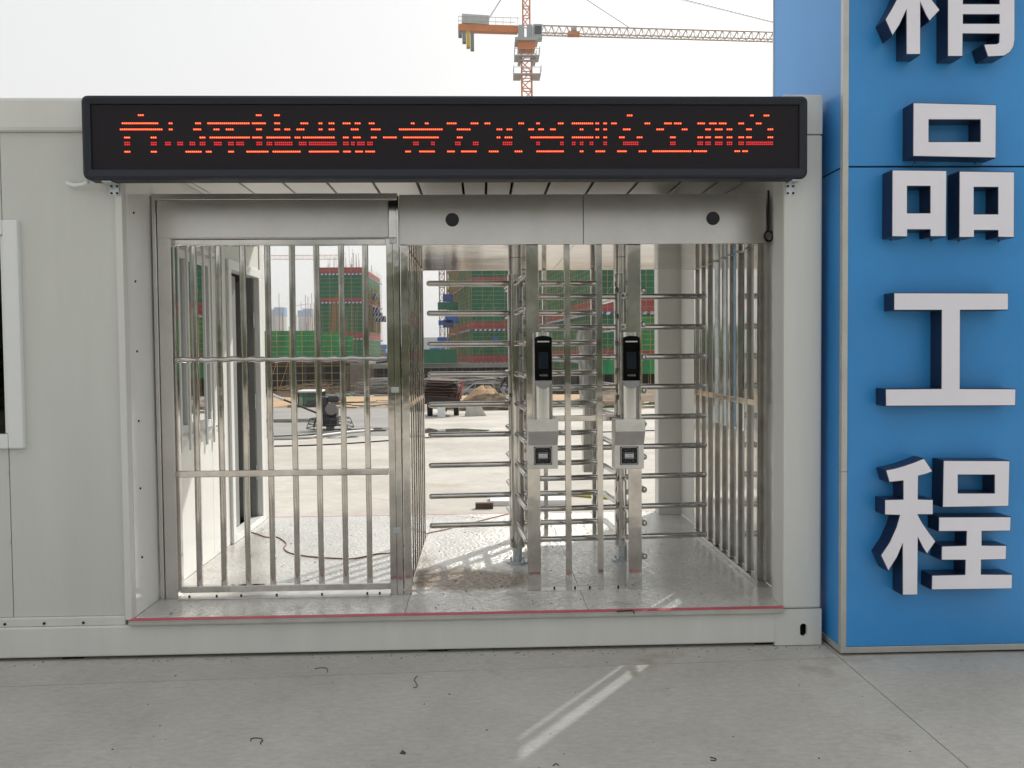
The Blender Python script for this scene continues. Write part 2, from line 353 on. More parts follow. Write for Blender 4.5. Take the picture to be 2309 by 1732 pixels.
# ================================================================== CONTAINER HOUSE
XL, XR, XP, ZF, DB, HC, XW = -1.829, 1.589, 1.794, 0.207, 2.83, 2.896, 1.665
XB = -4.26
ch = thing('container_house', 'pale grey flat-pack container house with open passage through it', 'container', (0, 0, 0))
P = lambda mb, n, mt, bv=0.004, par=None, kind=None: wpart(mb, n, mt, par or ch, bv, kind)
P(B(XB, XR-0.002, 0.0, 0.12, 0.018, 0.178), 'bottom_beam', PAINT, 0.008)
P(B(XB, XR+0.03, DB-0.12, DB, 0.018, 0.178), 'bottom_beam', PAINT, 0.008)
for (sx, sy) in ((-4.1, .03), (-2.2, .03), (-0.3, .03), (1.45, .03), (-4.1, DB-.1), (-0.3, DB-.1), (1.45, DB-.1)):
    P(B(sx, sx+.1, sy, sy+.07, 0.0, 0.018), 'shim', DARK, 0)
# roof beams and roof
P(B(XB, XR-0.002, 0.0, 0.16, 2.72, HC-0.004), 'roof_beam', PAINT, 0.02)
P(B(XB, XR+0.03, DB-0.16, DB, 2.70, HC-0.004), 'roof_beam', PAINT, 0.02)
P(B(XP-.05, XP, 0.2, DB-.2, 2.66, HC-0.01), 'roof_beam', PAINT, 0.008)
P(B(XB, XP-0.06, 0.17, DB-.17, 2.70, 2.86), 'roof_deck', PAINT, 0)
# corner posts
def post(x0, x1, y0, y1):
    P(B(x0, x1, y0, y1, 0.200, 2.70), 'corner_post', PAINT, 0.012)
    o = P(B(x0, x1, y0, y1, 2.703, HC+0.012), 'corner_fitting', PAINT, 0.006)
post(XR, XP, 0.0, 0.17)
post(1.47, XP, DB-0.15, DB)
post(XB, XB+.2, 0, .17); post(XB, XB+.2, DB-.15, DB)
# lower right corner fitting with oval slot (prism with a hole cut as a real recess)
def slot_fitting():
    c = onY(1811, 1420, 0.0); w, h = 0.0185, 0.034
    bm = bmesh.new(); x0, x1, z0, z1 = XR-0.045, XP+0.001, 0.004, 0.197
    outer = [(x0, z0), (x1, z0), (x1, z1), (x0, z1)]
    inner = []
    for i in range(24):
        t = 2*math.pi*i/24; inner.append((c.x + w*math.cos(t), c.z + w*math.sin(t) + (h-w)*(1 if math.sin(t) > 0 else -1)))
    vo = [bm.verts.new((x, -0.003, z)) for x, z in outer]; vi = [bm.verts.new((x, -0.003, z)) for x, z in inner]
    es = [bm.edges.new((vo[i], vo[(i+1) % 4])) for i in range(4)] + [bm.edges.new((vi[i], vi[(i+1) % 24])) for i in range(24)]
    bmesh.ops.triangle_fill(bm, edges=es, use_beauty=True)
    bk = [bm.verts.new((x, 0.17, z)) for x, z in outer]
    for i in range(4): bm.faces.new((vo[i], bk[i], bk[(i+1) % 4], vo[(i+1) % 4]))
    ib = [bm.verts.new((x, 0.012, z)) for x, z in inner]
    for i in range(24): bm.faces.new((vi[i], vi[(i+1) % 24], ib[(i+1) % 24], ib[i]))
    bmesh.ops.recalc_face_normals(bm, faces=bm.faces)
    me = bpy.data.meshes.new('corner_fitting'); bm.to_mesh(me); bm.free(); me.materials.append(PAINT)
    o = bpy.data.objects.new('corner_fitting', me); COL.objects.link(o); o.parent = ch
    P(B(c.x-.04, c.x+.04, 0.05, 0.06, c.z-.06, c.z+.06), 'slot_recess', DARK, 0, o)
slot_fitting()
# front wall of the closed room on the left: panels with a seam, window opening
xs = onY(38*S, 290*S, .03).x - 0.0; xs = -2.445
wy0, wy1 = 0.03, 0.085
wr = onY(48, 700, .02).x; wt = onY(30, 497, .02).z; wb = onY(40, 1011, .02).z      # window outer frame
P(B(xs+.002, XL-.036, wy0, wy1, 0.225, 2.719), 'wall_panel', PANEL, 0.002)
wl = wr-1.10
P(B(wl-.5, xs-.002, wy0, wy1, wt-0.01, 2.719), 'wall_panel', PANEL, 0.002)
P(B(wl-.5, xs-.002, wy0, wy1, 0.225, wb+0.01), 'wall_panel', PANEL, 0.002)
P(B(XB+.2, wl-.504, wy0, wy1, 0.225, 2.719), 'wall_panel', PANEL, 0.002)
P(B(wl-.5, wl+.01, wy0+.001, wy1, wb+0.01, wt-0.01), 'wall_panel', PANEL, 0)
P(B(XB+.2, XL-.036, 0.008, 0.10, 0.179, 0.224), 'base_flashing', PAINT, 0.004)
for k in range(7):
    p = onY(12+k*88.5 if k < 3 else -100*k, 1425, 0.008); 
    if k < 3: P(MB().tube((p.x, 0.009, 0.196), (p.x, 0.003, 0.196), 0.007, 8), 'screw', WIRE, 0)
for zz in (0.62, 0.98, 2.42): P(MB().tube((xs-.006, 0.031, zz), (xs-.006, 0.026, zz), 0.006, 8), 'screw', ZINC, 0)
# window with white frame
wn = P(B(wl, wl+.075, 0.0, 0.06, wb, wt), 'window', WHITE, 0.006)
P(B(wr-.075, wr, 0.0, 0.06, wb, wt), 'window_frame', WHITE, 0.006, wn)
P(B(wl+.076, wr-.076, 0.0, 0.06, wt-.075, wt), 'window_frame', WHITE, 0.006, wn)
P(B(wl+.076, wr-.076, 0.0, 0.06, wb, wb+.075), 'window_frame', WHITE, 0.006, wn)
P(B(wr-.098, wr-.077, 0.02, 0.05, wb+.077, wt-.077), 'window_sash', WHITE, 0.003, wn)
P(B(wl+.07, wr-.07, 0.034, 0.040, wb+.07, wt-.07), 'pane', GLASSD, 0, wn)
# opening trim at left, partition wall of passage with door and window
P(B(XL-.035, XL, 0.004, 0.06, 0.205, 2.719), 'trim_strip', PAINT, 0.004)
dY0, dY1 = onX(521, 1226, XL).y, 2.70
dZ = 2.20
pw0, pw1, pz0, pz1 = 0.42, 1.40, 1.10, 2.22
t0 = XL-.06
def lw(y0, y1, z0, z1): P(B(t0, XL, y0, y1, z0, z1), 'partition_panel', GLOSS, 0.0015)
lw(0.062, pw0, ZF, 2.66); lw(pw0+.002, pw1-.002, ZF, pz0); lw(pw0+.002, pw1-.002, pz1, 2.66)
lw(pw1, dY0, ZF, 2.66); lw(dY0+.002, dY1, dZ+.07, 2.66)
P(B(t0, XL+.01, dY1+.002, DB-.002, ZF, 2.66), 'partition_panel', PAINT, 0.004)
for zz in (0.5, 0.87, 1.23, 1.6, 1.97, 2.33): P(MB().tube((XL, 0.15, zz), (XL+.005, 0.15, zz), 0.006, 8), 'screw', WIRE, 0)
# passage window in the partition + bars
w2 = P(B(t0, XL+.012, pw0, pw0+.05, pz0, pz1), 'window', WHITE, 0.004)
for q in ((pw1-.05, pw1, pz0, pz1), (pw0+.051, pw1-.051, pz0, pz0+.05), (pw0+.051, pw1-.051, pz1-.05, pz1), ((pw0+pw1)/2-.02, (pw0+pw1)/2+.02, pz0+.051, pz1-.051)):
    P(B(t0, XL+.012, *q), 'window_frame', WHITE, 0.004, w2)
P(B(XL-.012, XL-.006, pw0+.05, pw1-.05, pz0+.05, pz1-.05), 'pane', GLASSM, 0, w2)
for zz in (pz0-.02, pz1+.03):
    P(B(XL+.025, XL+.039, pw0+.02, pw1+.10, zz-.012, zz+.012), 'grille_rail', WHITE, 0.002, w2)
for k in range(7):
    yy = pw0+.09+k*0.158
    P(B(XL+.040, XL+.052, yy-.012, yy+.012, pz0-.10, pz1+.09), 'grille_bar', WHITE, 0.002, w2)
for yy in (pw0+.05, pw1+.06):
    for zz in (pz0-.02, pz1+.03): P(B(XL+.0125, XL+.025, yy-.02, yy+.02, zz-.02, zz+.02), 'grille_bracket', WHITE, 0.002, w2)
# door: frame, half open leaf inside dark room
dr = P(B(t0-.01, XL+.022, dY0+.003, dY0+.075, ZF+.002, dZ), 'door', WHITE, 0.006)
P(B(t0-.01, XL+.022, dY1-.07, dY1, ZF+.002, dZ), 'door_frame', WHITE, 0.006, dr)
P(B(t0-.01, XL+.022, dY0+.003, dY1, dZ+.001, dZ+.069), 'door_frame', WHITE, 0.006, dr)
P(B(t0-.01, XL+.022, dY0+.076, dY1-.071, ZF+.002, ZF+.05), 'threshold', WHITE, 0.004, dr)
LEAF = mat('grey door leaf', (0.22, 0.225, 0.22), 0.4)
P(MB().prism([(t0-.74, dY1-.20), (t0-.02, dY1-.12), (t0-.016, dY1-.16), (t0-.735, dY1-.24)], 2, ZF+.06, dZ-.03), 'door_leaf', LEAF, 0.003, dr)
P(B(t0-.012, t0-.002, dY0+.10, dY0+.46, ZF+.055, dZ-.02), 'door_leaf', LEAF, 0.003, dr)
P(B(t0-.01, XL-.02, dY1-.105, dY1-.0705, ZF+.052, dZ-.002), 'door_stop', LEAF, 0.002, dr)
for zz in (0.62, 1.2, 1.86): P(B(XL-.019, XL-.012, dY1-.125, dY1-.085, zz-.06, zz+.06), 'hinge', ZINC, 0.002, dr)
# closed room shell so the window and the door look into darkness
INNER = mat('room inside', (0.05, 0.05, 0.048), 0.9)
P(B(XB+.02, t0-.8, wy1+.01, wy1+.03, ZF, 2.66), 'room_lining', INNER, 0) if 0 else None
P(B(XB, t0, DB-.06, DB-.005, ZF-.02, 2.70), 'rear_wall', PANEL, 0)
P(B(XB-.01, XB+.04, .17, DB-.15, ZF-.02, 2.70), 'end_wall', PANEL, 0)
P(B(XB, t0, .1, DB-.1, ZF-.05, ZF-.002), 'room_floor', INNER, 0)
# right wall of passage with a window the sun comes through
ry0, ry1, rz0, rz1 = 0.885, 1.30, 1.02, 2.42
def rw(y0, y1, z0, z1): P(B(XW, XW+.06, y0, y1, z0, z1), 'side_panel', GLOSS, 0.0015)
rw(0.172, ry0, ZF, 2.66); rw(ry0+.002, ry1-.002, ZF, rz0); rw(ry0+.002, ry1-.002, rz1, 2.66); rw(ry1, DB-.152, ZF, 2.66)
P(B(XW-.02, XW+.001, .2, .23, ZF, 2.64), 'trim_strip', PAINT, 0.003)
w3 = P(B(XW-.004, XW+.064, ry0, ry0+.045, rz0, rz1), 'window', WHITE, 0.004)
for q in ((ry1-.045, ry1, rz0, rz1), (ry0+.046, ry1-.046, rz0, rz0+.045), (ry0+.046, ry1-.046, rz1-.045, rz1)):
    P(B(XW-.004, XW+.064, *q), 'window_frame', WHITE, 0.004, w3)
P(B(XW+.03, XW+.034, ry0+.045, ry1-.045, rz0+.045, rz1-.045), 'pane', GLASSW, 0, w3)
# ceiling panels with dark joints
P(B(t0, XW, 0.16, DB-.16, 2.672, 2.695), 'ceiling_backing', DARK, 0)
seams = [XL]+[onZ(x*S, 405*S, 2.64).x for x in (430, 530, 622, 715, 812, 905, 1000, 1050, 1105, 1183, 1275, 1368, 1458, 1535)]+[XW]
CEIL = mat('ceiling sheet', (0.80, 0.80, 0.78), 0.28, noise=(1.5, 0.06), bump=(2.5, 0.03))
for a, b in zip(seams[:-1], seams[1:]): P(B(a+.008, b-.008, 0.165, DB-.165, 2.640, 2.671), 'ceiling_panel', CEIL, 0.003)
# floor plates
fy = [0.004, DB-.004]; fx = [XL+.001, -0.42, 0.55, XW-.001]
for k in range(3): P(B(fx[k]+.0012, fx[k+1]-.0012, 0.03, DB-.01, 0.180, ZF), 'floor_plate', TREAD, 0)
P(B(XL-.01, XR, -0.022, 0.029, 0.182, ZF+.002), 'sill_strip', ALU, 0.004)
P(B(XL-.009, XR-.001, -0.0245, 0.016, ZF+.0022, ZF+.0045), 'sill_tape', RED, 0)
P(B(XL-.01, XR-.002, -0.026, -0.0222, 0.184, 0.198), 'sill_lip', ALU, 0.002)
P(B(XL+.01, XW-.01, DB-.009, DB+.001, ZF-.012, ZF+.001), 'sill_tape', RED, 0)

# ================================================================== LED SIGN
YL = -0.125
a = onY(180, 214, YL); b_ = onY(1823, 403, YL)
lx0, lx1, lz0, lz1 = a.x, b_.x, b_.z+0.004, a.z+.002
led = thing('led_sign', 'long black scrolling display sign with red dotted characters over the passage', 'led sign', (0, -.07, lz0))
fr = 0.042
# housing frame: rounded prism ring
def rrect(x0, x1, z0, z1, r, n=6):
    pts = []
    for cx, cz, t0_ in ((x1-r, z0+r, -90), (x1-r, z1-r, 0), (x0+r, z1-r, 90), (x0+r, z0+r, 180)):
        for k in range(n+1):
            t = R(t0_+90*k/n); pts.append((cx+r*math.cos(t), cz+r*math.sin(t)))
    return pts
mb = MB(); o_ = rrect(lx0, lx1, lz0, lz1, 0.032); o2 = rrect(lx0+.016, lx1-.016, lz0+.016, lz1-.016, 0.022); i_ = rrect(lx0+fr, lx1-fr, lz0+fr+.008, lz1-fr, 0.004)
n = len(o_)
rings = [[(x, -0.026, z) for x, z in o_], [(x, YL+.018, z) for x, z in o_], [(x, YL+.004, z) for x, z in rrect(lx0+.005, lx1-.005, lz0+.005, lz1-.005, 0.028)], [(x, YL, z) for x, z in o2], [(x, YL+.012, z) for x, z in i_], [(x, YL+.03, z) for x, z in i_]]
vs = [v for r_ in rings for v in r_]
fs = [(k*n+i, k*n+(i+1) % n, (k+1)*n+(i+1) % n, (k+1)*n+i) for k in range(5) for i in range(n)]
fs.append(tuple(range(n)))
mb.add(vs, fs); wpart(mb, 'housing', LEDBODY, led)
# display panel with dot grid
mt = bpy.data.materials.new('led matrix'); mt.use_nodes = True; nn = mt.node_tree; bs = nn.nodes['Principled BSDF']
geo = nn.nodes.new('ShaderNodeNewGeometry'); mp = nn.nodes.new('ShaderNodeMapping'); mp.inputs['Scale'].default_value = (100, 0, 100)
mp.inputs['Location'].default_value = (0.5, 0, 0.5)
nn.links.new(geo.outputs['Position'], mp.inputs['Vector'])
vo = nn.nodes.new('ShaderNodeTexVoronoi'); vo.inputs['Randomness'].default_value = 0; vo.inputs['Scale'].default_value = 1
nn.links.new(mp.outputs[0], vo.inputs['Vector'])
cr = nn.nodes.new('ShaderNodeValToRGB'); cr.color_ramp.elements[0].position = 0.22; cr.color_ramp.elements[1].position = 0.34
cr.color_ramp.elements[0].color = (0.020, 0.014, 0.018, 1); cr.color_ramp.elements[1].color = (0.007, 0.006, 0.009, 1)
nn.links.new(vo.outputs['Distance'], cr.inputs[0]); nn.links.new(cr.outputs[0], bs.inputs['Base Color']); bs.inputs['Roughness'].default_value = 0.55; bs.inputs['Specular IOR Level'].default_value = 0.25
wpart(B(lx0+fr+.001, lx1-fr-.001, YL+.020, YL+.028, lz0+fr+.009, lz1-fr-.001), 'display_panel', mt, led)
ROWS = {0: 258.6, 1: 277.2, 2: 291.7, 3: 310, 4: 325.7, 5: 342.2}
c1 = {0: [(280, 330), (1445, 1495), (1630, 1685)],
 1: [(115, 475), (570, 620), (845, 890), (970, 1390), (1410, 1535), (1635, 1680), (1900, 1965)],
 2: [(90, 518), (570, 620), (825, 890), (1030, 1080), (1155, 1225), (1447, 1495), (1635, 1685), (1738, 1785), (1862, 1930)],
 3: [(135, 185), (407, 458), (888, 938), (992, 1375), (1410, 1435), (1452, 1500), (1556, 1790), (1843, 1892), (1925, 1970)],
 4: [(137, 188), (407, 458), (553, 603), (658, 708), (783, 833), (890, 938), (1025, 1100), (1163, 1230), (1250, 1330), (1453, 1500), (1562, 1605), (1645, 1810), (1872, 1950)],
 5: [(135, 188), (407, 458), (743, 900), (953, 1003), (1163, 1232), (1350, 1500), (1518, 1565), (1622, 1832), (1848, 1896)]}
c2 = {1: [(68, 112), (160, 207), (292, 355), (402, 448), (533, 578), (905, 945), (1033, 1075), (1237, 1315), (1455, 1520), (1583, 1628), (1893, 1935)],
 2: [(68, 115), (160, 207), (368, 430), (553, 635), (812, 1190), (1328, 1445), (1693, 1735), (1785, 1828), (1985, 2028), (2060, 2117), (2170, 2220)],
 3: [(-8, 210), (295, 342), (390, 452), (555, 600), (667, 787), (835, 1155), (1330, 1375), (1693, 1720), (1768, 1828), (2003, 2290)],
 4: [(-10, 230), (300, 340), (372, 398), (432, 487), (507, 560), (930, 985), (1095, 1135), (1315, 1355), (1482, 1520), (1738, 1828), (2043, 2082)],
 5: [(-10, 250), (297, 362), (410, 472), (505, 585), (855, 917), (985, 1120), (1242, 1303), (1370, 1503), (1625, 1705), (1860, 1923), (2043, 2290)]}
c3 = {0: [(812, 855), (1878, 1903), (1993, 2038)],
 1: [(28, 65), (218, 272), (337, 525), (543, 580), (610, 650), (680, 735), (967, 1007), (1135, 1193), (1222, 1278), (1424, 1480), (1525, 1583), (1610, 1670), (1778, 1818), (1930, 1970)],
 2: [(405, 443), (542, 580), (610, 650), (780, 838), (1068, 1128), (1288, 1332), (1492, 1532), (1578, 1633), (1677, 1720), (1845, 1885), (2030, 2072)],
 3: [(337, 530), (543, 580), (610, 650), (745, 788), (898, 942), (1188, 1227), (1424, 1463), (1492, 1532), (1578, 1633), (1677, 1718), (1778, 1817), (1845, 1885), (2030, 2072)],
 4: [(235, 272), (340, 375), (408, 443), (492, 528), (613, 650), (785, 920), (1188, 1226), (1424, 1463), (1492, 1530), (1578, 1633), (1677, 1715), (1778, 1815), (1848, 2068)],
 5: [(405, 447), (545, 633), (732, 805), (917, 975), (1038, 1375), (1390, 1430), (1442, 1500), (1745, 1783), (1810, 1850)]}
LIT = mat('lit red diode', (0.2, 0.01, 0.01), 0.5, emit=((1.0, 0.045, 0.018), 1.9))
LITC = mat('diode core', (0.2, 0.05, 0.01), 0.5, emit=((1.0, 0.36, 0.10), 2.6))
LITD = mat('half lit red diode', (0.2, 0.01, 0.01), 0.5, emit=((1.0, 0.03, 0.04), 0.62))
mbl, mbd, mbc = MB(), MB(), MB()
def dot(mb_, x, z, r=0.0043, y=YL+.0165):
    mb_.add([(x+r*math.cos(R(45*k)), y, z+r*math.sin(R(45*k))) for k in range(8)]+[(x+r*math.cos(R(45*k)), y+.004, z+r*math.sin(R(45*k))) for k in range(8)],
        [tuple(range(8))]+[(k, (k+1) % 8, 8+(k+1) % 8, 8+k) for k in range(8)])
for tab, sc_, off in ((c1, 4.424, 250), (c2, 4.0218, 700), (c3, 3.814, 1200)):
    for rw_, segs in tab.items():
        z = onY(1000, ROWS[rw_], YL+.017).z; z = round(z*100)/100
        for q0, q1 in segs:
            xa = onY(off+(q0+6)/sc_, ROWS[rw_], YL+.017).x; xb = onY(off+(q1-6)/sc_, ROWS[rw_], YL+.017).x
            ka, kb = round(xa*100), round(xb*100); kb = max(kb, ka+(0 if q1-q0 < 32 else 1))
            for k in range(ka, kb+1):
                if rw_ == 4: dot(mbd, k/100, z+.005, .0040); dot(mbd, k/100, z-.005, .0040)
                else: dot(mbl, k/100, z, .0045); dot(mbc, k/100, z-.0004, .0017, YL+.0150)
wpart(mbl, 'lit_diodes', LIT, led, kind='stuff'); wpart(mbc, 'diode_cores', LITC, led, kind='stuff'); wpart(mbd, 'half_lit_diodes', LITD, led, kind='stuff')
# side screws and brackets
for x_, s_ in ((lx0, -1), (lx1, 1)):
    for zz in (lz1-.09, lz1-.12, lz0+.07, lz0+.10):
        wpart(MB().tube((x_-s_*.001, -.075, zz), (x_+s_*.012, -.075, zz), 0.007, 8), 'screw', ZINC, led)
for px in (257, 1783):
    c = onY(px, 425, -.01); x_ = c.x
    br = wpart(B(x_-.024, x_+.024, -0.006, -0.0005, c.z-.034, lz0+.03), 'bracket', ZINC, led, 0.0015)
    wpart(B(x_-.024, x_+.024, -0.10, -0.0065, lz0-.008, lz0-.001), 'bracket_foot', ZINC, br, 0.0015)
    for dx, dz in ((-.014, -.024), (.014, -.024), (-.014, .012), (.014, .012)):
        wpart(MB().tube((x_+dx, -.006, c.z+dz), (x_+dx, -.011, c.z+dz), 0.006, 6), 'bolt', WIRE, br)
pts = [onY(150+k*7, 412+6*math.sin(k*.55)+ (2 if k > 4 else 0), 0.012-.004*k) for k in range(8)]
wpart(MB().path(pts, 0.010, 8), 'cable_sleeve', WHITE, led)

# ================================================================== SWING GATE
YG = 0.37
gate = thing('swing_gate', 'stainless steel swing gate with vertical bars and box header beside the turnstile', 'gate', (-1.15, YG, ZF))
G = lambda mb_, n_, mt_, bv=0.003, par=None: wpart(mb_, n_, mt_, par or gate, bv)
gx = lambda px, py=900: onY(px*S, py*S, YG).x
gz = lambda py, px=600: onY(px*S, py*S, YG).z
jx0, jx1 = XL+.012, gx(361)
hz0, hz1 = gz(530), gz(418)
G(B(jx0, gx(346), YG, YG+.09, ZF, hz1), 'jamb_post', BRUSH, 0.003)
G(B(gx(346)+.002, gx(375), YG+.012, YG+.09, ZF, hz1-.03), 'jamb_post', BRUSH, 0.003)
G(B(gx(375)+.004, gx(378)+.006, YG+.03, YG+.07, ZF+.03, gz(530)), 'leaf_stile', MIRROR, 0.003)
G(B(gx(838), gx(853)-.001, YG+.012, YG+.08, ZF, gz(515)), 'jamb_post', STEEL, 0.003)
G(B(gx(853)+.001, gx(866), YG+.004, YG+.08, ZF, hz1-.01), 'jamb_post', STEEL, 0.003)
# header: back box with raised border and a recessed front sheet
G(B(gx(347), gx(862), YG+.02, YG+.10, gz(515), hz1-.004), 'header_box', BRUSH, 0.003)
G(B(gx(343), gx(864), YG-.004, YG+.019, gz(432), hz1), 'header_trim', BRUSH, 0.003)
G(B(gx(845), gx(862), YG-.002, YG+.019, gz(515), gz(433)), 'header_trim', MIRROR, 0.003)
G(B(gx(348), gx(844), YG+.004, YG+.019, gz(513), gz(433)), 'header_sheet', BRUSH, 0.002)
lf = G(B(gx(349), gx(837), YG+.02, YG+.062, gz(529), gz(516)), 'gate_leaf', MIRROR, 0.003)
G(B(gx(378), gx(837), YG+.02, YG+.06, gz(1280), gz(1266)), 'leaf_rail', STEEL, 0.003, lf)
# dented round mid rail
mb_ = MB(); zz = gz(776); x0_, x1_ = gx(378), gx(837); N = 90; vs = []; fs = []
for k in range(N+1):
    x_ = x0_+(x1_-x0_)*k/N; ph = (x_-gx(420))/(gx(473)-gx(420)); q = 0.5+0.5*math.cos(2*math.pi*ph)
    rr_ = 0.0165-0.007*q**6; dz_ = 0.004*math.sin(ph*9.0)*(1-q)
    for i in range(10):
        t = 2*math.pi*i/10; vs.append((x_, YG+.026+rr_*0.8*math.cos(t), zz+dz_+rr_*math.sin(t)))
for k in range(N): fs += [(k*10+i, k*10+(i+1) % 10, (k+1)*10+(i+1) % 10, (k+1)*10+i) for i in range(10)]
mb_.add(vs, fs, True); G(mb_, 'leaf_rail', TUBE, 0, lf)
G(B(gx(372), gx(837), YG+.012, YG+.034, gz(1030), gz(1016)), 'leaf_rail', STEEL, 0.004, lf)
for k, px in enumerate((419.5, 473, 526.5, 580, 633, 686.5, 739.5, 791.5)):
    x_ = gx(px+1.5, 1000); tilt = 0.002*math.sin(k*2.1)
    mb_ = MB(); NZ = 24; z0_, z1_ = gz(1266), gz(529)
    for j in range(NZ):
        pass
    vs = []; fs = []
    for j in range(NZ+1):
        z_ = z0_+(z1_-z0_)*j/NZ; dm = math.exp(-((z_-gz(776))/0.05)**2)
        w_ = 0.0155-0.003*dm; d_ = 0.012+0.001*math.sin(j*1.7+k)
        ox = tilt*math.sin(j*.3)
        for qx, qy in ((-1, -.6), (-.75, -1), (.75, -1), (1, -.6), (1, 1), (-1, 1)):
            vs.append((x_+ox+qx*w_, YG+.042+qy*d_, z_))
    for j in range(NZ): fs += [(j*6+i, j*6+(i+1) % 6, (j+1)*6+(i+1) % 6, (j+1)*6+i) for i in range(6)]
    mb_.add(vs, fs, True); ob = G(mb_, 'bar', STEEL, 0, lf)
G(B(gx(376), gx(838), YG-.02, YG+.10, ZF, ZF+.008), 'threshold_plate', SATIN, 0.002)
for px in (408, 467, 520, 597, 695, 793, 820):
    c = onZ(px*S, 1289*S, ZF); G(MB().tube((gx(px, 1289), YG+.01, ZF+.008), (gx(px, 1289), YG+.01, ZF+.018), 0.006, 6), 'bolt', WIRE, 0)
for py in (845, 1150, 521):
    G(B(gx(846), gx(862), YG-.002, YG+.0035, gz(py+6), gz(py-6)), 'hinge', ZINC, 0.002)

# ================================================================== TURNSTILE
YT0, YT1, YR = 0.40, 1.92, 1.10
ts = thing('full_height_turnstile', 'double full height stainless turnstile with two rotors under a steel canopy', 'turnstile', (0.58, YR, ZF))
T = lambda mb_, n_, mt_, bv=0.003, par=None: wpart(mb_, n_, mt_, par or ts, bv)
cz0, cz1, cx0, cx1 = 2.186, 2.468, gx(866)+.003, 1.628
xm = onY(1260*S, 470*S, YT0).x
ca = T(B(cx0, xm-.001, YT0, YT0+.02, cz0, cz1), 'canopy', BRUSH, 0.003)
T(B(xm+.001, cx1, YT0, YT0+.02, cz0, cz1), 'canopy_front', BRUSH, 0.003, ca)
T(B(cx0, cx1, YT1-.02, YT1, cz0, cz1), 'canopy_back', BRUSH, 0.003, ca)
T(B(cx0, cx0+.02, YT0+.021, YT1-.021, cz0, cz1), 'canopy_side', BRUSH, 0.002, ca)
T(B(cx1-.02, cx1, YT0+.021, YT1-.021, cz0, cz1), 'canopy_side', BRUSH, 0.002, ca)
T(B(cx0+.021, xm-.05, YT0+.021, YT1-.021, cz0+.001, cz0+.012), 'canopy_underside', MIRROR, 0.001, ca)
T(B(xm-.048, cx1-.021, YT0+.021, YT1-.021, cz0+.001, cz0+.012), 'canopy_underside', MIRROR, 0.001, ca)
T(B(cx0+.001, cx1-.001, YT0+.021, YT1-.021, cz1-.012, cz1-.001), 'canopy_top', BRUSH, 0.001, ca)
for px, py in ((977, 475), (1540, 472)):
    c = onY(px*S, py*S, YT0)
    l_ = T(MB().tube((c.x, YT0-.004, c.z), (c.x, YT0+.0, c.z), 0.038, 32), 'indicator_window', BLKGLASS, 0, ca)
    T(MB().tube((c.x, YT0-.0055, c.z), (c.x, YT0-.0042, c.z), 0.034, 32), 'indicator_lens', BLKGLASS, 0, ca)
# cable loop at right end of header; its strand also draws the shadow strip
c = onY(1734, 532, YT0-.01); pts = [(c.x+.002*math.sin(k), YT0+.004, c.z+.26-.029*k) for k in range(8)]+[(c.x+.024*math.sin(t), YT0+.002-.002*t, c.z+.030*math.cos(t)) for t in [k*.5 for k in range(0, 13)]]
T(MB().path(pts, 0.006, 6), 'cable', RUBBER, 0)
# left front post next to the gate
T(B(gx(868)+.002, gx(885), YT0-.02, YT0+.05, ZF, cz0-.001), 'front_post', STEEL, 0.004)
# front wide posts + narrow posts
fx_ = lambda px, py=1200: onY(px*S, py*S, YT0).x
for p0, p1, p2, p3, w in ((1140.5, 1168.5, 0, 0, 1), (1358, 1387, 0, 0, 1), (1223, 1235.5, 0, 0, 0), (1291.5, 1304, 0, 0, 0)):
    T(B(fx_(p0), fx_(p1), YT0+.001, YT0+(.07 if w else .035), ZF+.003, cz0-.001), 'front_post', STEEL, 0.004 if w else .002)
T(B(fx_(1140.5), fx_(1387), YT0-.004, YT0+.075, ZF, ZF+.003), 'post_base_plate', SATIN, 0)
for px in (1198, 1243, 1275, 1337):
    T(MB().tube((fx_(px), YT0+.03, ZF+.003), (fx_(px), YT0+.03, ZF+.016), 0.006, 6), 'bolt', WIRE, 0)
zr = onY(1260*S, 905*S, YT0).z
T(B(fx_(1169), fx_(1357.5), YT0+.037, YT0+.06, zr-.016, zr+.016), 'front_rail', STEEL, 0.003)
# rear posts
bx_ = lambda px: onY(px, 1100, YT1-.05).x
for px, w in ((1182, .07), (1231, .03), (1340, .03), (1398, .07)):
    T(B(bx_(px)-w/2, bx_(px)+w/2, YT1-.06, YT1-.005, ZF, cz0-.001), 'rear_post', STEEL, 0.003)
# side fences
def fence(x_, ys_, w, zr_):
    for y_ in ys_: T(B(x_-w/2, x_+w/2, y_-.022, y_+.022, ZF+.032, cz0-.004), 'fence_bar', STEEL, 0.003)
    T(B(x_-.02, x_+.02, ys_[0]-.03, ys_[-1]+.03, ZF, ZF+.03), 'fence_rail', STEEL, 0.003)
    for a_, b2 in zip(ys_[:-1], ys_[1:]): T(B(x_-.012, x_+.012, a_+.024, b2-.024, zr_-.016, zr_+.016), 'fence_rail', STEEL, 0.002)
fence(-0.438, [0.56+.18*k for k in range(8)], 0.03, 1.27)
fence(1.602, [0.475+.178*k for k in range(9)], 0.03, 1.27)
T(B(1.575, 1.63, YT0-.004, YT0+.04, ZF, cz0-.002), 'front_post', STEEL, 0.003)
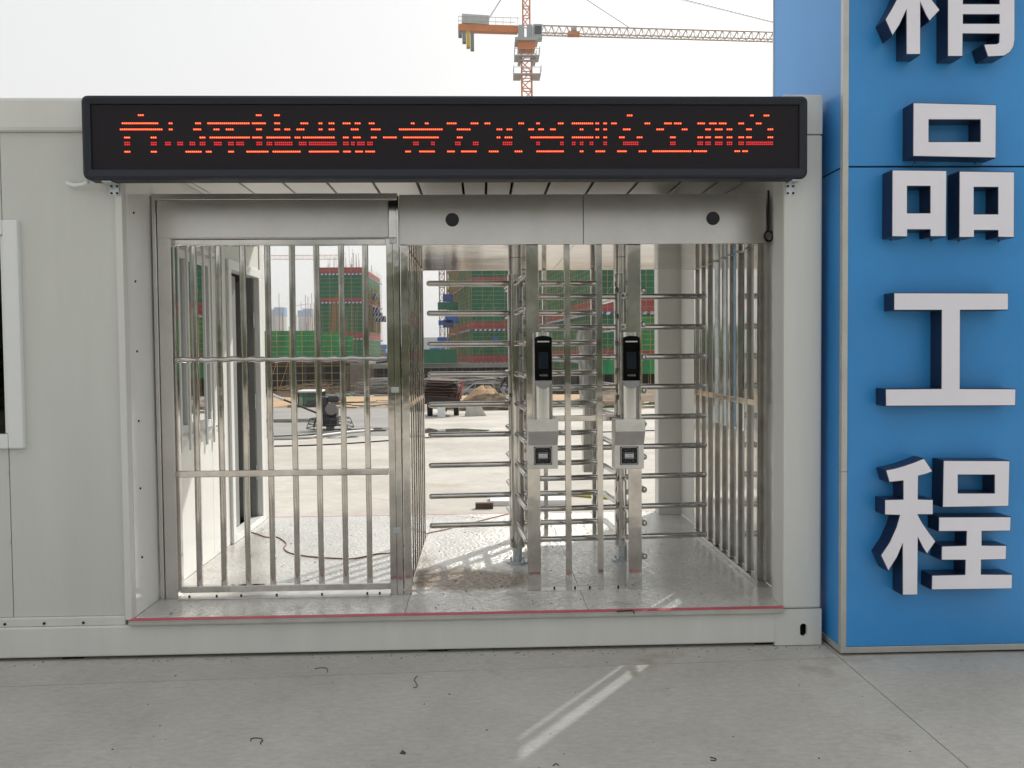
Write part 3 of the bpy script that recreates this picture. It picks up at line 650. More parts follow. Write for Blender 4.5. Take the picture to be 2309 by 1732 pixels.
# rotors
zl = [onY(1020*S, q*S, YR).z for q in (613, 677, 743, 808, 873, 938, 1003, 1069, 1132)]
zrr = [onY(1450*S, q*S, YR).z for q in (640, 706, 770, 835, 900, 964, 1028, 1093, 1158)]
ARML = 0.556
def arm_mesh():
    mb2 = MB(); r = 0.0185
    mb2.tube((0.045, 0, 0), (ARML, 0, 0), r, 18, cap=False); mb2.dome((ARML, 0, 0), (1, 0, 0), r, 18, 3)
    return mb2
arm_proto = None
for rx, zs in ((0.219, zl), (0.910, zrr)):
    rot = T(MB().tube((rx, YR, ZF+.105), (rx, YR, cz0-.11), 0.05, 32), 'rotor', TUBE, 0)
    T(MB().tube((rx, YR, cz0-.105), (rx, YR, cz0-.001), 0.043, 32), 'rotor_collar', BRUSHV, 0, rot)
    T(MB().tube((rx, YR, ZF+.012), (rx, YR, ZF+.105), 0.030, 24), 'rotor_spindle', ZINC, 0, rot)
    T(MB().tube((rx, YR, ZF), (rx, YR, ZF+.012), 0.072, 32), 'rotor_flange', ZINC, 0, rot)
    for k in range(4):
        t = R(45+90*k); T(MB().tube((rx+.058*math.cos(t), YR+.058*math.sin(t), ZF+.012), (rx+.058*math.cos(t), YR+.058*math.sin(t), ZF+.024), 0.008, 6), 'flange_bolt', ZINC, 0, rot)
    loc0 = Vector((rx, YR, 0)) - Vector(ts.location)
    for z_ in zs:
        for k in range(4):
            if arm_proto is None:
                arm_proto = arm_mesh().build('rotor_arm', TUBE, rot); ar = arm_proto
            else:
                ar = arm_proto.copy(); COL.objects.link(ar); ar.parent = rot
            ar.location = (rx-ts.location.x, YR-ts.location.y, z_-ts.location.z); ar.rotation_euler = (0, 0, R(184+90*k))

# ================================================================== ACCESS TERMINALS
def text_mesh(body, size, mt, parent, origin, name, ang=0.0):
    cu = bpy.data.curves.new(name, 'FONT'); cu.body = body; cu.size = size; cu.align_x = 'CENTER'; cu.align_y = 'CENTER'; cu.extrude = 0.0003
    ob = bpy.data.objects.new(name, cu); COL.objects.link(ob)
    bpy.context.view_layer.update()
    me = bpy.data.meshes.new_from_object(ob.evaluated_get(bpy.context.evaluated_depsgraph_get()))
    COL.objects.unlink(ob); bpy.data.objects.remove(ob)
    me.materials.clear(); me.materials.append(mt)
    o = bpy.data.objects.new(name, me); COL.objects.link(o); o.parent = parent
    root = parent; chain = Matrix.Identity(4)
    while root is not None: chain = root.matrix_basis @ chain; root = root.parent
    o.matrix_basis = chain.inverted() @ (Matrix.Translation(origin) @ Matrix.Rotation(R(90)+ang, 4, 'X'))
    return o
PRINT = mat('white print', (0.75, 0.77, 0.8), 0.5)
GREYP = mat('grey print', (0.30, 0.31, 0.33), 0.5)
LSTRIP = mat('grey light strip', (0.55, 0.56, 0.57), 0.3)
def terminal(label, pxc, dx, by):
    """pxc: display px centre of the column, bracket offset dx"""
    yc = YT0-.075
    cx = onY(pxc*S, 850*S, yc-.03).x; zb = onY(pxc*S, 905*S, yc-.03).z; zt = onY(pxc*S, 718*S, yc).z
    t = thing('access_terminal', label, 'face scanner', (cx, yc, zb-.28), 'face scanner terminals')
    Q = lambda mb_, n_, mt_, bv=0.002, par=None: wpart(mb_, n_, mt_, par or t, bv)
    r = 0.0545
    Q(MB().tube((cx, yc, zb), (cx, yc, zt), r, 40), 'column', BRUSHV, 0)
    # flat black glass face proud of the column, arched top
    zf0, zf1 = zb+(zt-zb)*0.445, zt-.022
    w = 0.0475
    poly = [(cx-w, zf0), (cx+w, zf0), (cx+w, zf1-.014)]+[(cx+w*math.cos(R(k)), zf1-.014+.016*math.sin(R(k))) for k in range(15, 180, 15)]+[(cx-w, zf1-.014)]
    yf = yc-r-.006
    face = Q(MB().prism(poly, 1, yf, yc-.02), 'glass_face', BLKGLASS, 0.002)
    Q(B(cx-w*.56, cx+w*.56, yf-.0010, yf-.0002, zf0+.065, zf0+.158), 'display', SCREEN, 0, face)
    Q(MB().prism(rrect(cx-.034, cx+.034, zf1-.034, zf1-.027, .0034, 3), 1, yf-.0016, yf-.0002), 'light_strip', LSTRIP, 0, face)
    Q(MB().tube((cx-.006, yf-.0010, zf1-.047), (cx-.006, yf-.0002, zf1-.047), 0.0022, 10), 'lens', SCREEN, 0, face)
    text_mesh('中控智慧', 0.0115, GREYP, face, (cx, yf-.0004, zf0+.028), 'lettering')
    # scooped chin under the face
    pol = [(cx-w, zf0-.001), (cx+w, zf0-.001)]+[(cx+w*math.cos(R(k)), zf0-.001-.044*math.sin(R(k))) for k in range(10, 180, 10)]
    Q(MB().prism(pol, 1, yc-r-.004, yc-.01), 'chin', mat('chin grey', (0.30, 0.30, 0.31), 0.35, 0.6), 0.002)
    # bracket: folded box with overhanging top, sloped middle, vertical card face
    bx0, bx1 = cx+dx-.083, cx+dx+.083
    y0 = yc-.075; yb = YT0-.001
    prof = [(yb, zb), (y0, zb), (y0, zb-.066), (y0+.046, zb-.148), (y0+.046, zb-.280), (yb, zb-.280)]
    bk = Q(MB().prism(prof, 0, bx0, bx1), 'bracket_box', SATIN, 0.002)
    cxx = (bx0+bx1)/2; yk = y0+.046; cz_ = zb-.206
    cp = Q(B(cxx-.051, cxx+.051, yk-.004, yk-.0002, cz_-.051, cz_+.051), 'card_reader', BLKGLASS, 0.001)
    # white outline and card symbol
    def ring(pts_o, pts_i, nm):
        n_ = len(pts_o); vs_ = [(x, yk-.0046, z) for x, z in pts_o]+[(x, yk-.0046, z) for x, z in pts_i]
        wpart(MB().add(vs_, [(i, (i+1) % n_, n_+(i+1) % n_, n_+i) for i in range(n_)]), nm, PRINT, cp)
    ring(rrect(cxx-.047, cxx+.047, cz_-.047, cz_+.047, .010), rrect(cxx-.0452, cxx+.0452, cz_-.0452, cz_+.0452, .0085), 'outline')
    ring(rrect(cxx-.025, cxx+.025, cz_-.0165, cz_+.0165, .005), rrect(cxx-.0235, cxx+.0235, cz_-.0150, cz_+.0150, .004), 'card_outline')
    wpart(B(cxx-.0225, cxx+.0225, yk-.0047, yk-.0042, cz_-.0095, cz_+.0095), 'card_field', PRINT, cp)
    text_mesh('CARD', 0.0155, NAVY, cp, (cxx, yk-.0052, cz_-.0005), 'lettering')
    for k in range(10):
        t_ = R(k*36+8); t2 = t_+R(17); ro = .0365
        wpart(MB().add([(cxx+q*math.cos(u_), yk-.0045, cz_+q*math.sin(u_)) for q, u_ in ((ro, t_), (ro, t2), (ro-.001, t2), (ro-.001, t_))], [(0, 1, 2, 3)]), 'ring_mark', GREYP, cp)
    return t
terminal('black glass face scanner on steel post, left of the two, beside the left rotor', 1173.5, -0.004, 0)
terminal('black glass face scanner on steel post, right of the two, beside the right rotor', 1362.5, -0.010, 0)
# rear terminal, still wrapped in film
yb_ = YT1+.075; cx = onY(1330, 850, yb_).x; zt = onY(1330, 752, yb_).z; zb = onY(1330, 985, yb_).z
t = thing('wrapped_terminal', 'scanner column still wrapped in clear film behind the turnstile', 'face scanner', (cx, yb_, zb-.28))
wpart(MB().tube((cx, yb_, zb), (cx, yb_, zt), 0.055, 32), 'column', BRUSHV, t)
wpart(B(cx-.06, cx+.09, YT1+.001, yb_+.08, zb-.05, zb+.02), 'bracket_box', SATIN, t, 0.002)
wpart(B(cx-.06, cx+.09, YT1+.001, yb_+.04, zb-.26, zb-.051), 'bracket_box', SATIN, t, 0.002)
FILM = glass('plastic film', (0.86, 0.87, 0.88), 0.22, 0.25)
n_ = FILM.node_tree; df = n_.nodes.new('ShaderNodeBsdfDiffuse'); df.inputs[0].default_value = (.75, .76, .78, 1)
mxs = n_.nodes.new('ShaderNodeMixShader'); mxs.inputs[0].default_value = 0.42
on_ = [q for q in n_.nodes if q.type == 'OUTPUT_MATERIAL'][0]; old = on_.inputs[0].links[0].from_socket
n_.links.new(old, mxs.inputs[1]); n_.links.new(df.outputs[0], mxs.inputs[2]); n_.links.new(mxs.outputs[0], on_.inputs[0])
mb = MB(); vs = []; fs = []; rd = random.Random(3)
NJ, NI = 14, 22
for j in range(NJ+1):
    z_ = zt+.03-(zt+.03-(zb+.22))*j/NJ
    for i in range(NI):
        t_ = 2*math.pi*i/NI; rr_ = (0.064 if j else .05)+rd.uniform(-.004, .010)+(.012 if j < 3 else 0); vs.append((cx-.01+rr_*1.05*math.cos(t_), yb_+rr_*math.sin(t_), z_+rd.uniform(-.006, .006)))
for j in range(NJ): fs += [(j*NI+i, j*NI+(i+1) % NI, (j+1)*NI+(i+1) % NI, (j+1)*NI+i) for i in range(NI)]
fs.append(tuple(range(NI)))
wpart(mb.add(vs, fs), 'plastic_film', FILM, t)

# ================================================================== BLUE SIGN COLUMN
XC, YC = 1.832, -0.165
col = thing('sign_column', 'tall blue panelled sign column with aluminium corner trim', 'sign', (2.4, 0.35, 0))
K = lambda mb_, n_, mt_, bv=0.002, par=None: wpart(mb_, n_, mt_, par or col, bv)
XCR, YCB, ZT = 3.10, 0.89, 6.2
zs_ = onY(2000, 376, YC).z
zb0 = 0.014
K(B(XC+.05, XCR-.05, YC+.06, YCB-.05, 0.0, zb0+.03), 'shadow_gap_plinth', DARK, 0)  # near-black base paints in the shadow gap under the column
K(B(XC+.006, XCR-.006, YC+.02, YCB-.006, zb0+.04, ZT-.02), 'core', DARK, 0)
for z0_, z1_ in ((zb0+.032, zs_-.004), (zs_+.004, ZT)):
    K(B(XC+.028, XCR-.028, YC, YC+.018, z0_, z1_), 'front_panel', BLUE, 0.002)
    K(B(XC, XC+.005, YC+.028, YCB-.02, z0_, z1_), 'side_panel', BLUE, 0.002)
    K(B(XCR-.005, XCR, YC+.028, YCB-.02, z0_, z1_), 'side_panel', BLUE, 0.002)
    K(B(XC+.03, XCR-.03, YCB-.005, YCB, z0_, z1_), 'rear_panel', BLUE, 0.002)
for x0_, x1_ in ((XC-.003, XC+.027), (XCR-.027, XCR+.003)):
    for q0, q1 in ((zb0+.031, 0.95), (0.952, ZT)):
        K(B(x0_, x1_, YC-.004, YC+.027, q0, q1), 'corner_trim', ALU, 0.002)
K(B(XC-.003, XCR+.003, YC-.0045, YC+.02, zb0, zb0+.0305), 'base_trim', ALU, 0.002)
K(B(XC-.0035, XC+.01, YC+.0205, YCB, zb0, zb0+.0305), 'base_trim', ALU, 0.002)
K(B(XC-.003, XC+.004, YCB-.019, YCB+.003, zb0+.031, ZT), 'corner_trim', ALU, 0.001)

YF = YC-0.105           # letter front plane
def letter_part(polys, holes, par):
    """polys in world (x,z); builds navy return and white face as 2D filled curves -> meshes"""
    def cmesh(name, off, ya, yb, mt_, bev=0):
        cu = bpy.data.curves.new(name, 'CURVE'); cu.dimensions = '2D'; cu.fill_mode = 'BOTH'; cu.extrude = (yb-ya)/2; cu.offset = off
        for pl in polys+holes:
            sp = cu.splines.new('POLY'); sp.points.add(len(pl)-1); sp.use_cyclic_u = True
            for q, (x, z) in zip(sp.points, pl): q.co = (x, z, 0, 1)
        ob = bpy.data.objects.new(name, cu); COL.objects.link(ob); bpy.context.view_layer.update()
        me = bpy.data.meshes.new_from_object(ob.evaluated_get(bpy.context.evaluated_depsgraph_get()))
        COL.objects.unlink(ob); bpy.data.objects.remove(ob)
        mm_ = Matrix.Translation((0, (ya+yb)/2, 0)) @ Matrix.Rotation(R(90), 4, 'X')
        me.transform(Matrix.Translation(-Vector(par.location)) @ mm_)
        for p_ in me.polygons: p_.use_smooth = False
        me.materials.clear(); me.materials.append(mt_)
        o = bpy.data.objects.new(name, me); COL.objects.link(o); o.parent = par; return o
    r_ = cmesh('letter_return', 0.0, YF, YC-.004, NAVY); f_ = cmesh('letter_face', -0.0035, YF-.003, YF-.0003, ACRYL)
def character(label, groups, sc_, off, pins=()):
    def w(p): q = onY(off[0]+p[0]/sc_, off[1]+p[1]/sc_, YF); return (q.x, q.z)
    allp = [w(p) for g_ in groups for p in g_[0]]
    cx_ = sum(p[0] for p in allp)/len(allp); zmin = min(p[1] for p in allp)
    t = thing('sign_character', label, 'sign letter', (cx_, YC, zmin), 'raised characters on the blue column')
    for outer, holes in groups:
        letter_part([[w(p) for p in outer]], [[w(p) for p in hh] for hh in holes], t)
        xs2 = [w(p)[0] for p in outer]; zs2 = [w(p)[1] for p in outer]
    for (px, py) in pins:
        q = w((px, py)); wpart(MB().tube((q[0], YC-.05, q[1]), (q[0], YC-.05, q[1]-.012), .004, 6), 'fixing_pin', NAVY, t)
rect = lambda x0, y0, x1, y1: [(x0, y0), (x1, y0), (x1, y1), (x0, y1)]
arc = lambda *p: list(p)
character('raised white character cut off by the picture top, above the three-box one', [
    ([(955, -140), (955, -330), (810, -330), (930, -470), (955, -540), (1055, -540), (1075, -470), (1190, -330), (1055, -330), (1055, -235), (1190, -235), (1190, -135), (1062, -135), (1090, -60), (1130, 0), (1183, 68), (1112, 145), (1085, 100), (1053, 28), (1053, 366), (956, 366), (955, 78), (915, 165), (865, 244), (815, 131), (855, 65), (890, 0), (925, -80), (945, -135), (810, -135), (810, -235), (955, -235)], []),
    ([(1232, -110), (1683, -110), (1683, 265), (1674, 315), (1650, 352), (1612, 376), (1500, 382), (1472, 296), (1560, 293), (1574, 284), (1577, 229), (1336, 228), (1335, 379), (1232, 379)], [rect(1338, 100, 1577, 157), rect(1338, -35, 1577, 26)]),
    ([(1190, -180), (1190, -250), (1405, -250), (1405, -310), (1260, -310), (1260, -375), (1405, -375), (1405, -430), (1230, -430), (1230, -500), (1405, -500), (1405, -560), (1505, -560), (1505, -500), (1680, -500), (1680, -430), (1505, -430), (1505, -375), (1650, -375), (1650, -310), (1505, -310), (1505, -250), (1720, -250), (1720, -180)], [])],
    2.962, (1720, 0), ((955, 366), (1215, 378), (1510, 384)))
character('raised white character of three boxes, second from top on blue column', [
    ([(1002, 686), (1559, 699), (1556, 1057), (1000, 1046)], [rect(1109, 802, 1450, 946)]),
    ([(862, 1135), (1228, 1139), (1224, 1582), (1115, 1582), (1115, 1536), (966, 1536), (966, 1584), (860, 1582)], [rect(965, 1246, 1115, 1422)]),
    ([(1310, 1143), (1680, 1148), (1678, 1588), (1568, 1586), (1568, 1541), (1412, 1541), (1412, 1587), (1308, 1588)], [rect(1410, 1253, 1568, 1429)])],
    2.962, (1720, 0), ((890, 1584), (1160, 1586), (1350, 1590), (1620, 1592), (1050, 1060), (1460, 1066)))
character('raised white character like a capital I with wide bars, third on blue column', [
    ([(978, 531), (1836, 533), (1836, 662), (1477, 664), (1475, 1247), (1892, 1249), (1889, 1377), (917, 1381), (915, 1250), (1332, 1247), (1334, 664), (978, 664)], [])],
    3.3175, (1720, 500))
character('lowest raised white character with slanted left strokes on blue column', [
    ([(833, 331), (900, 318), (960, 301), (1030, 277), (1096, 250), (1156, 341), (1110, 360), (1058, 373), (1056, 528), (1158, 531), (1158, 635), (1056, 636), (1085, 690), (1128, 752), (1176, 816), (1115, 905), (1085, 858), (1056, 800), (1053, 1182), (948, 1183), (947, 845), (915, 922), (852, 1022), (800, 911), (858, 825), (905, 722), (928, 640), (827, 637), (827, 532), (952, 529), (952, 406), (858, 416)], []),
    ([(1226, 265), (1680, 267), (1672, 579), (1220, 586)], [rect(1328, 366, 1573, 487)]),
    ([(1195, 650), (1688, 648), (1684, 747), (1490, 749), (1490, 842), (1658, 843), (1654, 941), (1486, 944), (1485, 1039), (1697, 1040), (1695, 1140), (1145, 1147), (1148, 1046), (1373, 1041), (1375, 945), (1212, 945), (1214, 848), (1381, 843), (1383, 749), (1193, 750)], [])],
    3.017, (1720, 950))

# ================================================================== SMALL THINGS NEAR
def wire(name, label, pts, z, r, mt_, cat, group=None):
    p3 = [Vector(onZ(x, y, z+r)) for x, y in pts]
    o_ = thing(name, label, cat, (p3[0].x, p3[0].y, z), group)
    sm = []
    for i in range(len(p3)-1):
        for k in range(4):
            t_ = k/4; p0 = p3[max(i-1, 0)]; p1 = p3[i]; p2 = p3[i+1]; p4 = p3[min(i+2, len(p3)-1)]
            sm.append(0.5*((2*p1)+(p2-p0)*t_+(2*p0-5*p1+4*p2-p4)*t_*t_+(3*p1-p0-3*p2+p4)*t_**3))
    sm.append(p3[-1])
    wpart(MB().path(sm, r, 6), 'strand', mt_, o_); return o_
wire('wire_scrap', 'hook-shaped scrap of wire just before the concrete joint', [(710, 1508), (724, 1506), (736, 1507), (739, 1512), (738, 1516)], 0, .0017, WIRE, 'wire', 'wire scraps on the pavement')
wire('wire_scrap', 'S-shaped scrap of wire right of the hook by the joint', [(941, 1524), (934, 1533), (940, 1543), (940, 1549), (932, 1551)], 0, .0017, WIRE, 'wire', 'wire scraps on the pavement')
wire('wire_scrap', 'loop of wire on bare concrete at the lower left', [(566, 1671), (566, 1666), (578, 1664), (590, 1666), (592, 1671), (588, 1673), (588, 1678)], 0, .0018, WIRE, 'wire', 'wire scraps on the pavement')
wire('wire_scrap', 'open loop of wire with a straight tail near the bottom edge', [(1602, 1714), (1612, 1715), (1614, 1711), (1604, 1708), (1601, 1707)], 0, .0018, WIRE, 'wire', 'wire scraps on the pavement')
wire('wire_scrap', 'tiny bent wire at the bottom edge below the light streak', [(1247, 1727), (1253, 1722), (1260, 1726)], 0, .0017, WIRE, 'wire', 'wire scraps on the pavement')
wire('hex_key', 'black bent hex key lying on the red taped sill', [(1391, 1378.5), (1400, 1378), (1415, 1377), (1425, 1377), (1429, 1379), (1430, 1383)], ZF+.0045, .004, BLACKP, 'hex key')
wire('extension_lead', 'brown power cord trailing across the passage floor from the door', [(535, 1196), (570, 1201), (600, 1211), (625, 1211), (645, 1225), (640, 1236), (655, 1247), (700, 1255), (760, 1259), (800, 1259), (850, 1249), (890, 1243), (955, 1206), (1000, 1195), (1060, 1180), (1100, 1170), (1150, 1158)], ZF, .004, CORD, 'cord')
wire('cable', 'thin black cable lying across the sunny yard behind the gate', [(615, 1006), (700, 1004), (800, 999), (880, 993), (960, 987), (1100, 982), (1300, 976), (1500, 970)], 0.0, .012, RUBBER, 'cable')
# debris crumbs on floor and pavement
mb = MB(); rd = random.Random(11)
def crumb(x, y, z, s_):
    p = [Vector((rd.uniform(-1, 1)*s_*1.6, rd.uniform(-1, 1)*s_, 0)) for _ in range(3)]; b0 = Vector((x, y, z))
    mb.add([b0+p[0], b0+p[1], b0+p[2], b0+Vector((0, 0, s_*.7))], [(0, 1, 2), (0, 1, 3), (1, 2, 3), (2, 0, 3)])
for _ in range(150): crumb(rd.uniform(XL+.05, XW-.1), rd.uniform(.05, 2.7), ZF+.0005, rd.uniform(.003, .008))
DEB = mat('crumbs', (0.07, 0.06, 0.05), .9)
mb.build('floor_debris', DEB, kind='stuff')['label'] = 'dark crumbs of dirt scattered over the passage floor'
mb = MB()
for _ in range(170): crumb(rd.uniform(-2.4, 1.8), rd.uniform(-.07, .01)**1, 0.0005, rd.uniform(.002, .006))
for _ in range(90): crumb(rd.uniform(-2.3, 2.6), rd.uniform(-1.35, -.02), 0.0005, rd.uniform(.002, .006))
mb.build('pavement_debris', DEB, kind='stuff')['label'] = 'small crumbs and grit scattered on the front concrete'
c = onZ(907, 1700, 0); tag(MB().add([(c.x-.012, c.y, 0), (c.x+.012, c.y-.008, 0), (c.x+.014, c.y+.012, 0), (c.x-.006, c.y+.014, 0), (c.x, c.y+.004, .014)], [(0, 1, 4), (1, 2, 4), (2, 3, 4), (3, 0, 4), (3, 2, 1, 0)]).build('pebble', DEB), 'small dark pebble on the concrete near the bottom edge', 'pebble')
# pale foam boards behind passage
FOAM = mat('white foam board', (0.72, 0.74, 0.74), .6)
c = onZ(1160, 1130, 0.03)
tag(B(c.x-.25, c.x+.55, c.y-.1, c.y+.35, 0.001, 0.05).build('foam_board', FOAM), 'white foam board lying just behind the passage floor', 'board')
c = onZ(1092, 1140, 0.03)
tag(B(c.x-.09, c.x+.09, c.y-.04, c.y+.03, 0.001, 0.06).build('timber_offcut', PLYW), 'short dark timber block left of the white foam board', 'timber')
c = onZ(1300, 1118, 0.02)
tag(MB().path([(c.x-.5+.1*k, c.y+.15*math.sin(k*.5), 0.021) for k in range(11)], .02, 8).build('yellow_hose', mat('yellow hose', (.6, .55, .05), .5)), 'yellow hose lying beyond the white foam board', 'hose')

# ================================================================== YARD MACHINES
# power trowel
c = onZ(742, 978, 0); ty = 14.2; tx = onY(745, 975, ty).x; tz = zy(ty)
tr = thing('power_trowel', 'walk-behind concrete power trowel with black engine and long handle', 'trowel', (tx, ty, tz))
U = lambda mb_, n_, mt_, bv=0, par=None: wpart(mb_, n_, mt_, par or tr, bv)
ENG = mat('engine black', (0.03, 0.03, 0.033), .5); ENGG = mat('engine grey', (0.20, 0.19, 0.18), .5, .3)
mb = MB()
for zz, rr_ in ((.07, .50), (.16, .47), (.27, .42)):
    mb.path([(tx+rr_*math.cos(2*math.pi*k/28), ty+rr_*math.sin(2*math.pi*k/28), tz+zz) for k in range(29)], .012, 6)
for k in range(8):
    t_ = 2*math.pi*k/8+.2; mb.bar((tx+.5*math.cos(t_), ty+.5*math.sin(t_), tz+.07), (tx+.42*math.cos(t_), ty+.42*math.sin(t_), tz+.27), .014)
    mb.bar((tx+.42*math.cos(t_), ty+.42*math.sin(t_), tz+.27), (tx+.10*math.cos(t_), ty+.10*math.sin(t_), tz+.30), .014)
U(mb, 'guard_ring', ENG)
for k in range(4):
    t_ = R(30+90*k); d_ = Vector((math.cos(t_), math.sin(t_), 0)); U(MB().bar(Vector((tx, ty, tz+.012))+d_*.08, Vector((tx, ty, tz+.012))+d_*.44, .15, .016), 'blade', ENGG)
U(B(tx-.17, tx+.17, ty-.15, ty+.15, tz+.10, tz+.32), 'gearbox', ENG, .03); U(MB().tube((tx, ty, tz+.02), (tx, ty, tz+.10), .09, 14), 'gear_shaft', ENGG)
en = U(B(tx-.16, tx+.16, ty-.16, ty+.16, tz+.32, tz+.52), 'engine', ENG, .02)
U(MB().tube((tx+.06, ty-.2, tz+.48), (tx+.06, ty-.15, tz+.48), .13, 20), 'fan_cover', ENGG, 0, en)
U(B(tx-.02, tx+.22, ty-.16, ty+.12, tz+.62, tz+.76), 'fuel_tank', ENG, .04, en)
U(B(tx-.2, tx-.03, ty-.14, ty+.1, tz+.53, tz+.74), 'air_filter', ENG, .03, en)
h0 = Vector((tx-.08, ty, tz+.30)); h1 = onY(612, 890, ty-.1)
U(MB().tube(h0, h1, .022, 10), 'handle', ENG)
U(MB().tube(h1-(h1-h0)*.22, h1, .032, 10), 'grip', mat('grip grey', (.55, .55, .56), .4))
U(MB().tube(h1+Vector((0, -.2, 0)), h1+Vector((0, .2, .0)), .02, 10), 'handle_bar', ENG)
p0 = [onZ(x, y, .02) for x, y in ((615, 990), (660, 989), (700, 987), (740, 980), (790, 972), (840, 966))]
tag(MB().path([(p.x, p.y, zy(p.y)+.03) for p in p0], .03, 8).build('hose', mat('grey hose', (.5, .5, .5), .5)), 'pale hose lying on the yard left of the power trowel', 'hose')
p0 = [onZ(x, y, .02) for x, y in ((610, 984), (680, 981), (730, 974), (800, 968), (870, 966))]
tag(MB().path([(p.x, p.y, zy(p.y)+.018) for p in p0], .018, 8).build('cable', RUBBER), 'black cable running behind the power trowel and pale hose', 'cable')

# mini excavator in its hole (only cab shows above the slab edge)
ex, ey = onY(703, 890, 30.2).x, 30.2; ez = hz
mx_ = thing('mini_excavator', 'mini digger standing in a hole with white cab roof showing', 'digger', (ex, ey, ez))
V = lambda mb_, n_, mt_, bv=0, par=None: wpart(mb_, n_, mt_, par or mx_, bv)
for s_ in (-1, 1): V(B(ex+s_*.42-.13, ex+s_*.42+.13, ey-.8, ey+.8, ez, ez+.42), 'track', RUBBER, .1)
V(B(ex-.5, ex+.5, ey-.7, ey+.7, ez+.45, ez+.75), 'deck', CRANEG, .05)
ctop = onY(703, 884, ey-.5).z
cabz = ez+.75
cb = V(B(ex-.45, ex+.45, ey-.5, ey+.5, ctop-.02, ctop+.06), 'cab_roof', WHITE, .03)
for sx in (-.43, .43):
    for sy in (-.48, .48): V(B(ex+sx-.025, ex+sx+.025, ey+sy-.025, ey+sy+.025, cabz, ctop-.02), 'cab_pillar', ENG, 0)
V(B(ex-.40, ex+.40, ey-.485, ey-.480, cabz, ctop-.03), 'windscreen', glass('cab glass', (.35, .55, .52), .10))
V(B(ex-.40, ex+.40, ey+.46, ey+.465, cabz, ctop-.03), 'rear_window', MATS['cab glass'])
V(B(ex-.2, ex+.2, ey-.05, ey+.3, cabz, ctop-.35), 'seat', mat('seat blue', (.03, .06, .14), .7), .04)

# cargo tricycle with boards
ky = 20.2; kz = zy(ky); kx = onY(998, 900, ky).x
tk = thing('cargo_tricycle', 'dark cargo tricycle seen from behind loaded with old boards', 'truck', (kx, ky, kz))
V = lambda mb_, n_, mt_, bv=0, par=None: wpart(mb_, n_, mt_, par or tk, bv)
for s_ in (-1, 1):
    w_ = V(MB().tube((kx+s_*.38-.07, ky+.3, kz+.24), (kx+s_*.38+.07, ky+.3, kz+.24), .24, 20), 'wheel', RUBBER)
    V(MB().tube((kx+s_*.38-.075, ky+.3, kz+.24), (kx+s_*.38+.075, ky+.3, kz+.24), .12, 14), 'rim', CRANEG, 0, w_)
V(MB().tube((kx-.04, ky+2.0, kz+.26), (kx+.04, ky+2.0, kz+.26), .26, 18), 'wheel', RUBBER)
V(MB().tube((kx-.4, ky+.3, kz+.24), (kx+.4, ky+.3, kz+.24), .035, 8), 'axle', ENG)
V(B(kx-.52, kx+.50, ky-.1, ky+1.45, kz+.46, kz+.52), 'bed', ENG, .01)
V(B(kx-.53, kx+.51, ky-.13, ky-.10, kz+.36, kz+.66), 'tailgate', mat('tailgate', (.05, .045, .05), .6), .01)
for s_ in (-.53, .50): V(B(kx+s_, kx+s_+.03, ky-.1, ky+1.45, kz+.52, kz+.72), 'bed_side', ENG, .005)
V(MB().bar((kx, ky+1.4, kz+.45), (kx, ky+2.05, kz+.80), .06), 'fork', ENG); V(MB().bar((kx-.3, ky+1.75, kz+1.0), (kx+.3, ky+1.75, kz+1.0), .03), 'handlebar', ENG)
V(MB().bar((kx, ky+1.75, kz+1.0), (kx, ky+2.0, kz+.3), .05), 'fork', ENG)
st = thing('board_stack', 'messy stack of dark used formwork boards on the cargo tricycle', 'boards', (kx, ky, kz+.53))
rd = random.Random(5); proto = B(-.5, .5, -.9, .9, -.009, .009).build('board', PLYW, st)
for k in range(20):
    o = proto if k == 0 else share(proto, st)
    o.location = (rd.uniform(-.06, .06)-.03, .55+rd.uniform(-.15, .15), .015+k*.0255); o.rotation_euler = (rd.uniform(-.01, .01), .04+rd.uniform(-.02, .02), rd.uniform(-.12, .12))
    o.scale = (rd.uniform(.7, 1.08), 1, 1)
    if k % 4 == 2: o.scale = (.6, 1, 1.4)
RWP = mat('red pole', (.45, .08, .07), .6)
for k, (dx, t1) in enumerate(((.38, .22), (.47, .12), (.30, -.2))):
    wpart(MB().tube((kx+dx, ky-.15, kz+.50), (kx+dx+t1, ky-.08, kz+1.02-.1*k), .018, 8), 'pole', RWP, st)
tag(B(kx-.13, kx+.09, ky-.36, ky-.32, kz, kz+.42).build('white_board', FOAM), 'white board standing upright behind the cargo tricycle', 'board')
# white slab right of tricycle
tag(MB().prism([(kx+.62, kz), (kx+1.25, kz), (kx+1.05, kz+.34), (kx+.7, kz+.36)], 1, ky-.1, ky).build('pale_panel', PALEB), 'pale panel leaning to the right of the cargo tricycle', 'panel')

